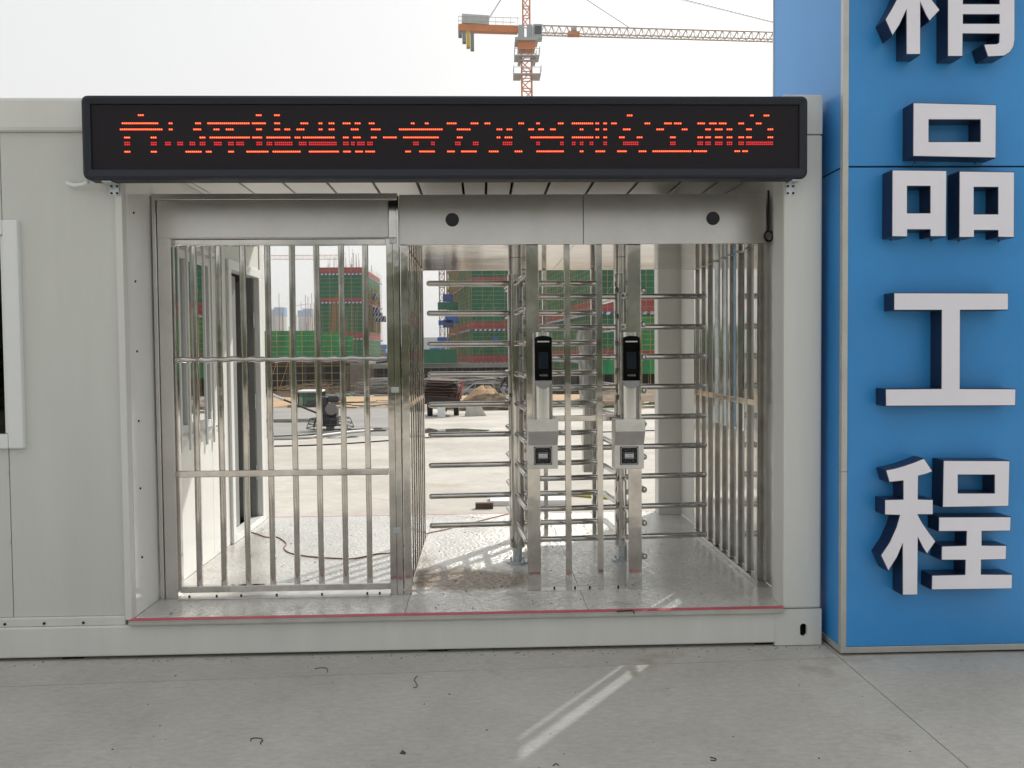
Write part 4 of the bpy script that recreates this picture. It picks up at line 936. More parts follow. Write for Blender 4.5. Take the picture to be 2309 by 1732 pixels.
# sand pile
def pile(name, label, x, y, rx, ry, h, mt_, seed, cat='pile'):
    rd = random.Random(seed); mb = MB(); NI, NJ = 36, 12; vs = []; fs = []
    ph = [rd.uniform(0, 6.3) for _ in range(6)]
    for j in range(NJ):
        for i in range(NI):
            t_ = 2*math.pi*i/NI; q = 1-j/NJ
            k = 1+.14*math.sin(2*t_+ph[0])+.09*math.sin(5*t_+ph[1])
            z_ = h*math.sin(min(1, (1-q)*1.15)*math.pi/2)**1.1*(1+.12*math.sin(3*t_+ph[2]+q*3))+rd.uniform(-.03, .05)*h*(j > 0)
            vs.append((x+rx*k*q*math.cos(t_), y+ry*k*q*math.sin(t_), zy(min(y, 46))-.02+max(0, z_)))
    vs.append((x, y, zy(min(y, 46))+h))
    for j in range(NJ-1): fs += [(j*NI+i, j*NI+(i+1) % NI, (j+1)*NI+(i+1) % NI, (j+1)*NI+i) for i in range(NI)]
    fs += [((NJ-1)*NI+i, (NJ-1)*NI+(i+1) % NI, NJ*NI) for i in range(NI)]
    return tag(mb.add(vs, fs).build(name, mt_), label, cat)
sy_ = 36.5; pile('sand_pile', 'brown heap of sand in front of the silver van', onY(1090, 890, sy_).x, sy_, 1.0, 1.0, .62, SAND, 2)
sy_ = 24.5; pile('rubble_pile', 'low rubble heap with green net scraps under the sand heap', onY(1110, 930, sy_).x, sy_, 1.5, .7, .5, mat('rubble', (.20, .145, .09), .95, noise=(3, .4)), 4)
sy_ = 33; pile('rubble_pile', 'low brown rubble heap right of the rotors', onY(1440, 905, sy_).x, sy_, 3.2, 1.6, .5, MATS['rubble'], 6)
rd = random.Random(31)
def litter(name, label, px, py, n_, rx, ry, mts):
    c = onZ(px, py, -.2); t = thing(name, label, 'planks', (c.x, c.y, zy(c.y)))
    for k in range(n_):
        x, y = c.x+rd.uniform(-rx, rx), c.y+rd.uniform(-ry, ry); a_ = rd.uniform(-.6, .6); l_ = rd.uniform(.3, .8); z_ = zy(y)+.03+rd.random()*.18
        d_ = Vector((math.cos(a_), math.sin(a_), rd.uniform(-.05, .05))); wpart(MB().bar(Vector((x, y, z_))-d_*l_, Vector((x, y, z_))+d_*l_, rd.uniform(.06, .2), .04), 'plank', mts[k % len(mts)], t)
litter('plank_pile', 'scattered timber offcuts at the yard edge left of the cargo tricycle', 870, 905, 26, 1.6, 1.5, (WOOD, PLYW, PALEB))
litter('plank_pile', 'scattered offcuts and green scraps in front of the sand heap', 1120, 915, 30, 1.5, 1.2, (WOOD, NETG, PLYW, PALEB))
litter('plank_pile', 'scattered timber and green scraps beyond the right rotor', 1430, 912, 40, 2.6, 1.2, (WOOD, PLYW, NETG, WOOD))
# strip of paving kerb on the right yard
tag(B(7, 20, 33, 33.4, zy(33)-.05, zy(33)+.35).build('kerb', CONC), 'grey concrete kerb beyond the yard on the right', 'kerb')

# silver van in the pit
def pitz(y): return -3.5 if y < 47 else (-3.5-.1*(y-47.4)/72.6 if y < 120 else -3.6-.8*(y-120)/140)
vy = 98.0; vz = pitz(vy); vxl = onY(1039, 880, vy).x; vxr = onY(1117, 880, vy).x; vl = vxr-vxl
van = thing('van', 'silver grey minivan parked in the pit behind the sand heap', 'van', ((vxl+vxr)/2, vy, vz))
V = lambda mb_, n_, mt_, bv=0, par=None: wpart(mb_, n_, mt_, par or van, bv)
VP = mat('van paint', (.42, .43, .44), .3, .5, coat=.5)
px = lambda f_: vxl+f_*vl
prof = [(0.0, .35), (0.0, .75), (.06, .92), (.20, 1.08), (.36, 1.62), (.45, 1.72), (.90, 1.72), (.97, 1.6), (1.0, 1.0), (1.0, .35)]
V(MB().prism([(px(a), vz+b) for a, b in prof], 1, vy-.85, vy+.85), 'body', VP, .08)
VG = mat('van glass', (.05, .06, .065), .05); VGW = mat('van glass bright', (.25, .28, .30), .05)
for poly in ([(.23, 1.10), (.37, 1.58), (.41, 1.60), (.41, 1.10)], [(.43, 1.10), (.43, 1.60), (.64, 1.60), (.64, 1.10)], [(.67, 1.10), (.67, 1.60), (.90, 1.58), (.94, 1.10)]):
    V(MB().prism([(px(a), vz+b) for a, b in poly], 1, vy-.865, vy-.852), 'window', VG)
for f_ in (.17, .80):
    w_ = V(MB().tube((px(f_), vy-.88, vz+.32), (px(f_), vy-.68, vz+.32), .32, 20), 'wheel', RUBBER)
    V(MB().tube((px(f_), vy-.89, vz+.32), (px(f_), vy-.86, vz+.32), .18, 16), 'rim', CRANEG, 0, w_)
    V(MB().tube((px(f_), vy+.68, vz+.32), (px(f_), vy+.88, vz+.32), .32, 20), 'wheel', RUBBER)
V(B(px(.005)-.02, px(.05), vy-.8, vy-.5, vz+.72, vz+.85), 'headlight', WHITE, .02); V(B(px(.985), px(1.0)+.012, vy-.84, vy-.6, vz+.85, vz+1.2), 'tail_light', RWP, .01)
V(B(px(.40), px(.42), vy-.98, vy-.86, vz+1.12, vz+1.25), 'mirror', VP, .02)

# people -----------------------------------------------------------------
def skin_body(name, joints, edges, radii, mt_, parent):
    me = bpy.data.meshes.new(name); me.from_pydata(joints, edges, []); me.materials.append(mt_)
    o = bpy.data.objects.new(name, me); COL.objects.link(o); o.parent = parent
    sk = o.modifiers.new('Skin', 'SKIN')
    for v, r_ in zip(me.skin_vertices[0].data, radii): v.radius = (r_, r_)
    me.skin_vertices[0].data[0].use_root = True
    ss = o.modifiers.new('Sub', 'SUBSURF'); ss.levels = 1; ss.render_levels = 2
    return o
SKINM = mat('skin', (.42, .25, .17), .6); DKC = mat('dark work clothes', (.03, .032, .04), .8); HAIR = mat('black hair', (.01, .01, .01), .6); BLC = mat('pale blue trousers', (.35, .40, .55), .8)
def person(label, x, y, z, hscale, pose, tops, legs, rz=0):
    t = thing('person', label, 'person', (x, y, z), None, rz)
    h = hscale
    J, Rr = pose
    J = [tuple(v*h for v in j) for j in J]
    E_ = [(0, 1), (1, 2), (2, 3), (2, 4), (4, 5), (5, 6), (2, 7), (7, 8), (8, 9), (0, 10), (10, 11), (11, 12), (12, 13), (0, 14), (14, 15), (15, 16), (16, 17)]
    skin_body('body', J, E_, [r_*h for r_ in Rr], tops, t)
    hd = Vector(J[3])+Vector((0, 0, .075*h))
    mb = MB(); vs = []; fs = []
    for j in range(9):
        t_ = math.pi*j/8
        for i in range(12):
            q = 2*math.pi*i/12; vs.append((hd.x+.055*h*math.sin(t_)*math.cos(q), hd.y+.065*h*math.sin(t_)*math.sin(q), hd.z+.078*h*math.cos(t_)))
    for j in range(8): fs += [(j*12+i, j*12+(i+1) % 12, (j+1)*12+(i+1) % 12, (j+1)*12+i) for i in range(12)]
    mb.add(vs, fs, True)
    mb.add([(hd.x-.008*h, hd.y-.063*h, hd.z+.01*h), (hd.x+.008*h, hd.y-.063*h, hd.z+.01*h), (hd.x, hd.y-.082*h, hd.z-.015*h), (hd.x, hd.y-.06*h, hd.z-.02*h)], [(0, 1, 2), (0, 2, 3), (1, 3, 2)])
    hdo = mb.build('head', SKINM, t)
    mb = MB(); vs = []; fs = []
    for j in range(5):
        t_ = math.pi*.55*j/4
        for i in range(12):
            q = 2*math.pi*i/12; vs.append((hd.x+.060*h*math.sin(t_)*math.cos(q), hd.y+.008*h+.068*h*math.sin(t_)*math.sin(q), hd.z+.012*h+.078*h*math.cos(t_)))
    for j in range(4): fs += [(j*12+i, j*12+(i+1) % 12, (j+1)*12+(i+1) % 12, (j+1)*12+i) for i in range(12)]
    mb.add(vs, fs, True).build('hair', HAIR, hdo)
    if legs:
        for a, b2, c2 in ((10, 11, 12), (14, 15, 16)):
            mb = MB(); mb.tube(J[a], J[b2], .062*h, 12, .05*h); mb.tube(J[b2], J[c2], .05*h, 12, .036*h); mb.build('trouser_leg', legs, t)
    return t
WALK = ([(0, 0, .52), (0, 0, .68), (0, -.01, .81), (0, -.03, .875), (-.11, 0, .80), (-.15, .04, .64), (-.13, .10, .50), (.11, 0, .80), (.16, -.06, .66), (.15, -.16, .56), (-.055, 0, .50), (-.07, -.13, .29), (-.13, -.10, .04), (-.14, -.17, .02), (.055, 0, .50), (.08, .06, .27), (.14, .18, .07), (.16, .12, .02)],
        [.095, .09, .085, .035, .05, .036, .028, .05, .036, .028, .07, .05, .034, .025, .07, .05, .034, .025])
wy_ = 165; wpx = onY(850, 868, wy_)
person('worker in dark clothes striding across the pit among the boards', wpx.x, wy_, pitz(wy_), 1.7, WALK, DKC, None, R(70))
SQUAT = ([(0, 0, .33), (0, -.06, .48), (0, -.12, .60), (0, -.17, .655), (-.11, -.11, .59), (-.15, -.22, .45), (-.10, -.32, .36), (.11, -.11, .59), (.15, -.22, .45), (.10, -.32, .36), (-.06, -.02, .31), (-.11, -.24, .30), (-.10, -.10, .05), (-.11, -.19, .02), (.06, -.02, .31), (.11, -.24, .30), (.10, -.10, .05), (.11, -.19, .02)], WALK[1])
sy2 = 37.0; sp = onY(1152, 890, sy2)
person('squatting worker in dark top half hidden by the left rotor', sp.x, sy2, zy(sy2)-.01, 1.7, SQUAT, DKC, BLC, R(-40))

# ================================================================== TIMBER AND CLUTTER IN THE PIT (countless)
rd = random.Random(21)
def plank_mess(name, label, x0, x1, y0, y1, n_, mt_, zmax, L=(1.5, 4), wd_=(.12, .3)):
    mb = MB()
    for _ in range(n_):
        x, y = rd.uniform(x0, x1), rd.uniform(y0, y1); a_ = rd.uniform(-.7, .7) if rd.random() < .7 else rd.uniform(0, 3.1)
        l_ = rd.uniform(*L)/2; z_ = pitz(y)+.06+rd.random()**2*zmax; d_ = Vector((math.cos(a_), math.sin(a_), rd.uniform(-.08, .08)*(zmax > .3)))
        p = Vector((x, y, z_)); mb.bar(p-d_*l_, p+d_*l_, rd.uniform(*wd_), .05)
    o = mb.build(name, mt_, kind='stuff'); o['label'] = label; return o
plank_mess('pale_boards', 'countless pale boards strewn over the pit floor', -24, 16, 70, 175, 900, PALEB, .25, (2, 6), (.3, .9))
plank_mess('dark_boards', 'dark used formwork boards strewn over the pit floor', -30, 20, 60, 170, 420, PLYW, .5)
plank_mess('timber_heap', 'heaps of brown timber and battens in front of the scaffold', -24, -18.5, 92, 112, 260, WOOD, 1.6, (1, 3), (.08, .16))
plank_mess('timber_heap', 'heaps of brown timber in the pit right of the rotors', 6, 22, 55, 78, 420, WOOD, 1.4, (1, 3.5), (.08, .2))
plank_mess('board_heap', 'heaped pale boards and sheets in front of the dark podium basement', -15, 9, 106, 121, 520, PALEB, 2.0, (2, 5), (.3, .8))
plank_mess('board_heap', 'heaped dark boards in front of the dark podium basement', -15, 9, 100, 121, 260, PLYW, 1.8, (1.5, 4), (.15, .5))
plank_mess('dark_heap', 'dark rubbish heap along the near pit edge', -30, -14, 56, 66, 140, PLYW, .7)
c = onY(690, 882, 100)
tag(MB().prism([(c.x-2, pitz(100)), (c.x+6, pitz(100)), (c.x+5, pitz(100)+.5), (c.x+3, pitz(100)+.3), (c.x+1.5, pitz(100)+.6), (c.x-1, pitz(100)+.3)], 1, 99, 100.5).build('net_bundle', NETG), 'crumpled green net bundle at the foot of the scaffold', 'net')

# ================================================================== SCAFFOLDED BUILDINGS
def face_frame(mb_net, mb_red, mb_pole, mb_w, mb_b, p0, p1, z0, z1, reds, lean=0.0, dz=0.9, dx=1.5, pr=.05, brace=True, out=.35):
    """net wall from p0 to p1 (xy), scaffold grid standing 'out' in front"""
    p0 = Vector((*p0, 0)); p1 = Vector((*p1, 0)); d = (p1-p0); L_ = d.length; d.normalize(); nrm = Vector((d.y, -d.x, 0))
    def slabz(mb_, za, zb_, th=.05, off=0.0):
        a_ = p0+nrm*off; b2 = p1+nrm*off
        vs = [a_+Vector((0, 0, za)), b2+Vector((0, 0, za)), b2+Vector((0, 0, zb_)), a_+Vector((0, 0, zb_))]
        vs += [v-nrm*th for v in vs]; mb_.add(vs, [(0, 1, 2, 3), (7, 6, 5, 4), (0, 4, 5, 1), (1, 5, 6, 2), (2, 6, 7, 3), (3, 7, 4, 0)])
    zz = z0
    for ra, rb in sorted(reds)+[(z1, z1)]:
        if ra > zz+.01: slabz(mb_net, zz, ra)
        if rb > ra: slabz(mb_red, ra, rb, .05, .02)
        zz = max(zz, rb)
    for ra, rb in reds:                                   # striped toe board below each red band
        k = 0; s_ = 0
        while s_ < L_:
            a_ = p0+d*s_+nrm*(out+.05); b2 = p0+d*min(L_, s_+.35)+nrm*(out+.05)
            (mb_w if k % 2 else mb_b).add([a_+Vector((0, 0, ra-.28)), b2+Vector((0, 0, ra-.28)), b2+Vector((.12, 0, ra-.02)), a_+Vector((.12, 0, ra-.02))], [(0, 1, 2, 3)])
            s_ += .35; k += 1
    n1 = int(L_/dx)
    for k in range(n1+1):
        a_ = p0+d*(L_*k/n1)+nrm*out; mb_pole.bar(a_+Vector((0, 0, z0)), a_+d*rd.uniform(-lean, lean)+Vector((0, 0, z1+rd.uniform(.2, 1.3))), pr)
    z_ = z0+.2
    while z_ < z1:
        mb_pole.bar(p0+nrm*out+Vector((0, 0, z_)), p1+nrm*out+Vector((0, 0, z_+rd.uniform(-.05, .05))), pr*.8); z_ += dz
    if brace:
        s_ = 0
        while s_+5 < L_:
            zb_ = z0
            while zb_+5 < z1:
                a_ = p0+nrm*(out+.08); mb_pole.bar(a_+d*s_+Vector((0, 0, zb_)), a_+d*(s_+3)+Vector((0, 0, zb_+5)), pr*.8); mb_pole.bar(a_+d*(s_+5)+Vector((0, 0, zb_)), a_+d*(s_+2.6)+Vector((0, 0, zb_+4)), pr*.8); zb_ += 5.5
            s_ += 5.2
def scaffold_building(label, faces, base, z0, z1, reds, core, net=NETG, lean=0.0, rebar=True, **kw):
    t = thing('scaffolded_building', label, 'building', base, None)
    A_ = [MB() for _ in range(5)]
    for f0, f1, ln in faces: face_frame(*A_, f0, f1, z0, z1, reds, ln, **kw)
    for mb_, n_, mt_ in zip(A_, ('green_net', 'red_net', 'scaffold_tubes', 'white_stripe', 'blue_stripe'), (net, NETR, OCHRE, STRIPEW, STRIPEB)):
        if mb_.v: wpart(mb_, n_, mt_, t, kind='stuff' if n_ != 'green_net' else None)
    wpart(MB().prism(core, 2, z0-.01, z1-1.0), 'concrete_core', CONC, t)
    return t
# building behind left rotor (A)
yA = 126.; xA0 = onY(1064, 700, yA).x; xA1 = onY(1260, 700, yA).x; xAl = onY(1012, 700, yA+38).x
redsA = [(0.25, 1.4), (onY(1120, 742, yA).z, onY(1120, 725, yA).z), (onY(1120, 634, yA).z, onY(1120, 625, yA).z)]
A = scaffold_building('large building in dark green netting seen behind the left rotor', [((xA0, yA), (xA1, yA), 0), ((xAl, yA+38), (xA0, yA), .25)], (xA0+5, yA+10, .2), .2, 22, redsA,
    [(xA0+1.2, yA+1.5), (xA1, yA+1.5), (xA1, yA+40), (xAl+2.5, yA+38)], dz=.62, dx=1.6, pr=.038)
p = onY(1117, 767, yA-.6); wpart(B(p.x-.4, p.x+.4, yA-.7, yA-.65, p.z-.4, p.z+.4), 'blue_notice', BLUESIGN, A)
# podium slab over the dark basement
mbp = thing('podium', 'dark concrete podium deck on columns below the netted buildings', 'podium', (2, 128, -3.6))
wpart(B(-16, 9.5, 122, 172, -.45, .19), 'deck', CONC, mbp); wpart(B(-16, 9.5, 131, 132, -4.4, -.46), 'basement_shade_wall', DARK, mbp)  # near-black wall paints in the shade below the deck
wpart(MB().add([(-16, 124.5, -.46), (9.5, 124.5, -.46), (9.5, 124.5, -3.7), (-16, 124.5, -3.7)], [(0, 1, 2, 3)]), 'basement_shade_sheet', mat('basement shade', (.02, .022, .025), .9), mbp)  # dark sheet that paints the shade of the open basement
mb = MB()
for k in range(22): mb.bar((-15.5+k*1.15, 122.6, pitz(122)), (-15.5+k*1.15, 122.6, -.46), .08)
for z_ in (-3, -2.2, -1.4): mb.bar((-16, 122.55, z_), (9.5, 122.55, z_), .06)
wpart(mb, 'props', REBAR, mbp, kind='stuff')
mb = MB(); p = onY(955, 812, 121); p1 = onY(1030, 792, 121)
wpart(B(-10.5, p1.x, 121, 121.1, .25, p1.z+.3), 'low_green_net', NETG, mbp)
# building B, nearer, right
yB = 77.5; xB0 = onY(1340, 700, yB).x; xB1 = xB0+22; xBl = onY(1212, 700, yB+36).x
redsB = [(onY(1400, 812, yB).z, onY(1400, 787, yB).z), (onY(1400, 703, yB).z, onY(1400, 675, yB).z)]
scaffold_building('nearer netted building with red bands behind the right rotor', [((xB0, yB), (xB1, yB), 0), ((xBl, yB+36), (xB0, yB), .45)], (xB0+6, yB+10, -3.6), -.3, 15, redsB,
    [(xB0+.8, yB+1.2), (xB1, yB+1.2), (xB1, yB+36), (xBl+1.5, yB+36)], dz=.6, dx=1.2, pr=.03)
mb = MB()
for k in range(26): mb.bar((xB0+k*.85, yB-.3, -3.58), (xB0+k*.85, yB-.3, -.3), .06)
for k in range(30): q = k/29; mb.bar((xB0+(xBl-xB0)*q, yB+36*q-.3, pitz(yB+36*q)), (xB0+(xBl-xB0)*q, yB+36*q-.3, -.3), .06)
o = mb.build('timber_props', WOOD, kind='stuff'); o['label'] = 'timber props standing under the nearer netted building'
tag(B(xB0-1.6, xB1, yB+1, yB+30, -3.6, -.32).build('basement_shade_block', DARK), 'dark block painted as the shaded basement void under the nearer netted building', 'basement')  # solid block; its near-black colour stands in for shade in the void
pb0 = onY(1447, 790, yB-2); pb1 = onY(1500, 712, yB-2)
bf = thing('netted_hoarding', 'bright green netted hoarding in front of the right building', 'hoarding', (pb0.x+3, yB-2, -.3))
wpart(B(pb0.x, pb0.x+12, yB-2, yB-1.9, pb0.z, pb1.z), 'net', NETB, bf); wpart(B(pb0.x, pb0.x+12, yB-2, yB-1.9, pb0.z-.6, pb0.z-.01), 'red_net', NETR, bf); wpart(B(pb0.x-5, pb0.x+12, yB-2, yB-1.9, pb0.z-2.2, pb0.z-.61), 'net', NETB, bf)
mb = MB()
for k in range(14): mb.bar((pb0.x+k*.8, yB-2.1, -3.6), (pb0.x+k*.8, yB-2.1, pb1.z+.5), .05)
for k in range(8): mb.bar((pb0.x, yB-2.1, pb0.z+k*.5), (pb0.x+12, yB-2.1, pb0.z+k*.5), .05)
wpart(mb, 'tubes', OCHRE, bf, kind='stuff')
# tall building C, far left
yC_ = 156.; xC0 = onY(721, 700, yC_).x; xC1 = onY(818, 700, yC_).x
zc_ = lambda py: onY(770, py, yC_).z
redsC = [(zc_(763), zc_(750)), (zc_(681), zc_(672)), (zc_(617), zc_(603))]
Cb = scaffold_building('tall netted tower with red bands seen through the swing gate', [((xC0, yC_), (xC1, yC_), 0), ((xC1, yC_), (xC1+.4, yC_+24), .3)], ((xC0+xC1)/2, yC_+8, -3.8), zc_(806), zc_(603), redsC,
    [(xC0+.8, yC_+1), (xC1-.8, yC_+1), (xC1-.5, yC_+24), (xC0+.8, yC_+24)], dz=.75, dx=1.6, pr=.04, brace=False)
mb = MB()
for k in range(46):
    x = rd.uniform(xC0, xC1); y = yC_+rd.uniform(.5, 22); z_ = zc_(603)-1; mb.bar((x, y, z_), (x+rd.uniform(-.1, .1), y, z_+rd.uniform(1.5, 5.5)), .05)
for k in range(30):
    y = yC_+rd.uniform(2, 24); mb.bar((xC1+.6, y, 6), (xC1+.6, y, rd.uniform(12, zc_(625))), .09)
wpart(mb, 'rebar', REBAR, Cb, kind='stuff')
for px, py, w_ in ((838, 670, 6), (843, 700, 8), (850, 712, 9), (858, 720, 7)):
    p = onY(px, py, yC_+10); wpart(MB().prism([(p.x-1.3, p.z-.5), (p.x+1.0, p.z-.5), (p.x+1.0, p.z+.6), (p.x-1.3, p.z+.6)], 1, yC_+10, yC_+11), 'catch_platform', STRIPEB, Cb)
    for k in range(4): wpart(MB().add([(p.x-1.3+k*.6, yC_+9.95, p.z-.5), (p.x-1.1+k*.6, yC_+9.95, p.z-.5), (p.x-.7+k*.6, yC_+9.95, p.z+.6), (p.x-.9+k*.6, yC_+9.95, p.z+.6)], [(0, 1, 2, 3)]), 'platform_stripe', STRIPEW, Cb)
wpart(B(xC0, xC1, yC_+1, yC_+22, pitz(160)-.3, zc_(806)-.05), 'ground_storey', CONC, Cb)
# low bright green structure G
yG_ = 111.; zg = lambda py: onY(660, py, yG_).z
gs = thing('netted_deck', 'low new deck with bright green netting and ochre scaffold legs', 'building', (-24, yG_, -3.6))
xg = lambda px: onY(px, 780, yG_).x
mbp_ = MB()
for p0_, p1_, pt in ((540, 716, 746), (720, 769, 751), (774, 796, 760)):
    wpart(B(xg(p0_), xg(p1_), yG_, yG_+.08, zg(806), zg(pt)), 'net', NETB, gs)
    z_ = zg(806)
    while z_ < zg(pt)+.05: mbp_.bar((xg(p0_), yG_-.3, z_), (xg(p1_), yG_-.3, z_), .06); z_ += .72
    x = xg(p0_)
    while x < xg(p1_): mbp_.bar((x, yG_-.3, pitz(yG_)), (x, yG_-.3, zg(pt)+rd.uniform(.1, .6)), .07); x += 1.65
z_ = pitz(yG_)+.9
while z_ < zg(806): mbp_.bar((xg(540), yG_-.3, z_), (xg(772), yG_-.3, z_), .06); z_ += .95
for k in range(2): mbp_.bar((xg(600+k*26), yG_-.35, pitz(yG_)), (xg(626+k*26), yG_-.35, zg(812)), .05)
wpart(mbp_, 'scaffold_tubes', OCHRE, gs, kind='stuff')
wpart(B(xg(540), xg(772), yG_+.3, yG_+14, zg(822), zg(806)-.02), 'deck', PLYW, gs)
wpart(B(xg(520), xg(772), yG_+6, yG_+6.5, pitz(yG_)-.2, zg(822)-.02), 'basement_shade_wall', DARK, gs)  # near-black wall carries the shade under the deck as colour
for k in range(4): wpart(B(xg(628+k*42), xg(634+k*42), yG_+4, yG_+4.5, pitz(yG_), zg(822)-.02), 'column', PLYW, gs)  # columns take the dark board colour to match the painted shade
mb = MB()
for px_, n_ in ((617, 3), (645, 4), (650, 3), (690, 7), (700, 5), (740, 14), (752, 16), (765, 8), (785, 4)):
    for k in range(n_):
        x = xg(px_+rd.uniform(-7, 7)); y = yG_+rd.uniform(1, 8); mb.bar((x, y, zg(800)), (x+rd.uniform(-.15, .15), y, zg(rd.uniform(655, 735))), .055)
wpart(mb, 'rebar', REBAR, gs, kind='stuff')
mb = MB()
for k in range(26): q = k/25; mb.bar((xg(775)+q*1.5, yG_+q*24, pitz(yG_)), (xg(775)+q*1.5, yG_+q*24, zg(822)-.2), .12)
mb.bar((xg(775)-.1, yG_, zg(845)), (xg(775)+1.4, yG_+24, zg(830)), .12)
wpart(mb, 'timber_shutter', WOOD, gs, kind='stuff')
tag(B(-21, -14.5, 168, 190, -4.2, .6).build('basement_shade_block', mat('basement dark', (.03, .03, .032), .9)), 'dark block painted as the shaded basement beyond the pit behind the walking worker', 'basement')  # near-black block in place of the shade inside the far basement
# blue steel shed frame
p = onY(828, 790, 260); bs_ = thing('blue_shed', 'small blue steel site shed beside the netted tower', 'shed', (p.x, 260, -4.4))
SB = mat('shed blue', (.03, .13, .38), .6)
x0_, x1_ = onY(838, 790, 260).x-3, onY(868, 790, 260).x
for q in range(5): wpart(B(x0_+(x1_-x0_)*q/4-.15, x0_+(x1_-x0_)*q/4+.15, 260, 260.3, -4.4, onY(840, 779, 260).z), 'frame_post', SB, bs_)
zt_ = onY(840, 781, 260).z
wpart(B(x0_-.5, x1_+.5, 259.5, 265, zt_-1.0, zt_+.5), 'roof', SB, bs_); wpart(B(x0_, x1_, 260.1, 260.2, zt_-4, zt_-3.4), 'rail', SB, bs_)
p = onY(960, 780, 230); sh2 = thing('site_hall', 'pale grey hall with blue trim left of the hoist mast', 'hall', (p.x, 232, -4.4))
wpart(B(p.x-6, p.x+6, 232, 245, -4.4, onY(960, 761, 232).z), 'wall', mat('hall pale', (.45, .50, .55), .6), sh2)
wpart(B(p.x-4.5, p.x-3.4, 231.9, 232.05, -1, onY(960, 770, 232).z), 'blue_trim', BLUESIGN, sh2); wpart(B(p.x+1, p.x+5, 231.9, 232.05, onY(960, 790, 232).z, onY(960, 784, 232).z), 'blue_trim', BLUESIGN, sh2)

# hoist masts and cranes ---------------------------------------------------
def lattice(mb_, a, b, w, h, seg, r, up=(0, 0, 1)):
    a = Vector(a); b = Vector(b); d = (b-a).normalized(); u = Vector(up) if abs(d.z) < .9 else Vector((0, 1, 0)); s_ = d.cross(u).normalized(); u = s_.cross(d)
    L_ = (b-a).length; n_ = max(1, int(L_/seg)); c4 = [(-w/2, -h/2), (w/2, -h/2), (w/2, h/2), (-w/2, h/2)]
    P_ = lambda k, i: a+d*(L_*k/n_)+s_*c4[i][0]+u*c4[i][1]
    for i in range(4): mb_.bar(P_(0, i), P_(n_, i), r*1.5)
    for k in range(n_):
        for i in range(4):
            j = (i+1) % 4
            if (k+i) % 2: mb_.bar(P_(k, i), P_(k+1, j), r)
            else: mb_.bar(P_(k, j), P_(k+1, i), r)
            mb_.bar(P_(k, i), P_(k, j), r)
    return mb_
hm = thing('hoist_mast', 'white and red lattice hoist mast left of the netted building', 'mast', (onY(997, 700, 140).x, 140, -4))
x = onY(997, 700, 140).x
wpart(lattice(MB(), (x, 140, -4), (x, 140, 26), .85, .85, 1.1, .09), 'mast', mat('mast red white', (.48, .36, .33), .6), hm)
for py, w_ in ((728, 1.2), (766, 1.6)): p = onY(997, py, 139.2); wpart(B(p.x-w_/2, p.x+w_*.8, 139, 139.3, p.z-.4, p.z+.4), 'blue_landing', BLUESIGN, hm)
h2 = thing('hoist_tower', 'orange lattice lift tower on the corner of the netted building', 'mast', (onY(1020, 700, 134).x, 134, -4))
x = onY(1020, 700, 134).x
wpart(lattice(MB(), (x, 134, -4), (x, 134, 26), 1.6, 1.6, 1.4, .12), 'tower', mat('hoist ochre', (.36, .20, .09), .7), h2)
for py, mt_, w_ in ((672, STRIPEB, 1.6), (690, NETG, 3.2), (719, BLUESIGN, 1.9), (730, STRIPEB, 1.6)):
    p = onY(1010 if mt_ is not BLUESIGN else 1018, py, 132.7); wpart(B(p.x-w_/2, p.x+w_/2, 132.6, 132.75, p.z-.6, p.z+.6), 'landing_screen', mt_, h2)
def box_or(mb_): return mb_
# big tower crane
yK = 145.0
kc = lambda px, py: onY(px, py, yK)
cb = kc(1188, 214); xK = cb.x
cr_ = thing('tower_crane', 'orange tower crane rising behind the display sign', 'crane', (xK, yK, -4.4))
Z = lambda py: kc(1188, py).z
C_ = lambda mb_, n_, mt_, par=None: wpart(mb_, n_, mt_, par or cr_)
C_(lattice(MB(), (xK, yK, -4.4), (xK, yK, Z(112)), 1.7, 1.7, 1.7, .13), 'mast', CRANEO)
C_(B(xK-1.5, xK+1.4, yK-1.4, yK+1.4, Z(116), Z(99)), 'slewing_unit', CRANEO)
C_(B(xK-2.0, xK+1.9, yK-1.8, yK+1.8, Z(99)+.02, Z(92)), 'slewing_platform', CRANEG)
C_(B(xK-1.4, xK-.4, yK-1.0, yK+1, Z(92)+.02, Z(61)), 'turntable_frame', CRANEG); C_(B(xK+.1, xK+1.0, yK-1.0, yK+1, Z(92)+.02, Z(60)), 'turntable_frame', CRANEG)
cab_ = C_(B(xK+1.1, xK+2.6, yK-1.6, yK+.2, Z(94), Z(62)), 'cab', CRANEG); C_(B(xK+1.3, xK+2.45, yK-1.65, yK-1.61, Z(85), Z(66)), 'cab_window', VG, cab_)
C_(lattice(MB(), (xK, yK, Z(60)), (xK+.05, yK, Z(-90)), 1.2, 1.2, 1.5, .12), 'apex_frame', CRANEO)
for py, w_ in ((133, 4.2), (175, 4.6), (142, 3.0)):
    mb = MB(); z_ = Z(py); mb.box(xK-w_/2, xK+w_/2, yK-w_/2.2, yK-1.1, z_-.08, z_+.08); mb.box(xK-w_/2, xK-1.0, yK-1.09, yK+1.5, z_-.08, z_+.08); mb.box(xK+1.0, xK+w_/2, yK-1.09, yK+1.5, z_-.08, z_+.08)
    for s_ in (-1, 1):
        for q in (-1, 0, 1): mb.bar((xK+s_*w_/2, yK-1.5+q*1.4, z_), (xK+s_*w_/2, yK-1.5+q*1.4, z_+1.2), .07)
        mb.bar((xK+s_*w_/2, yK-2.9, z_+1.2), (xK+s_*w_/2, yK, z_+1.2), .07)
    mb.bar((xK-w_/2, yK-w_/2.2, z_+1.1), (xK+w_/2, yK-w_/2.2, z_+1.1), .07)
    C_(mb, 'service_platform', CRANEG)
zj = Z(66)
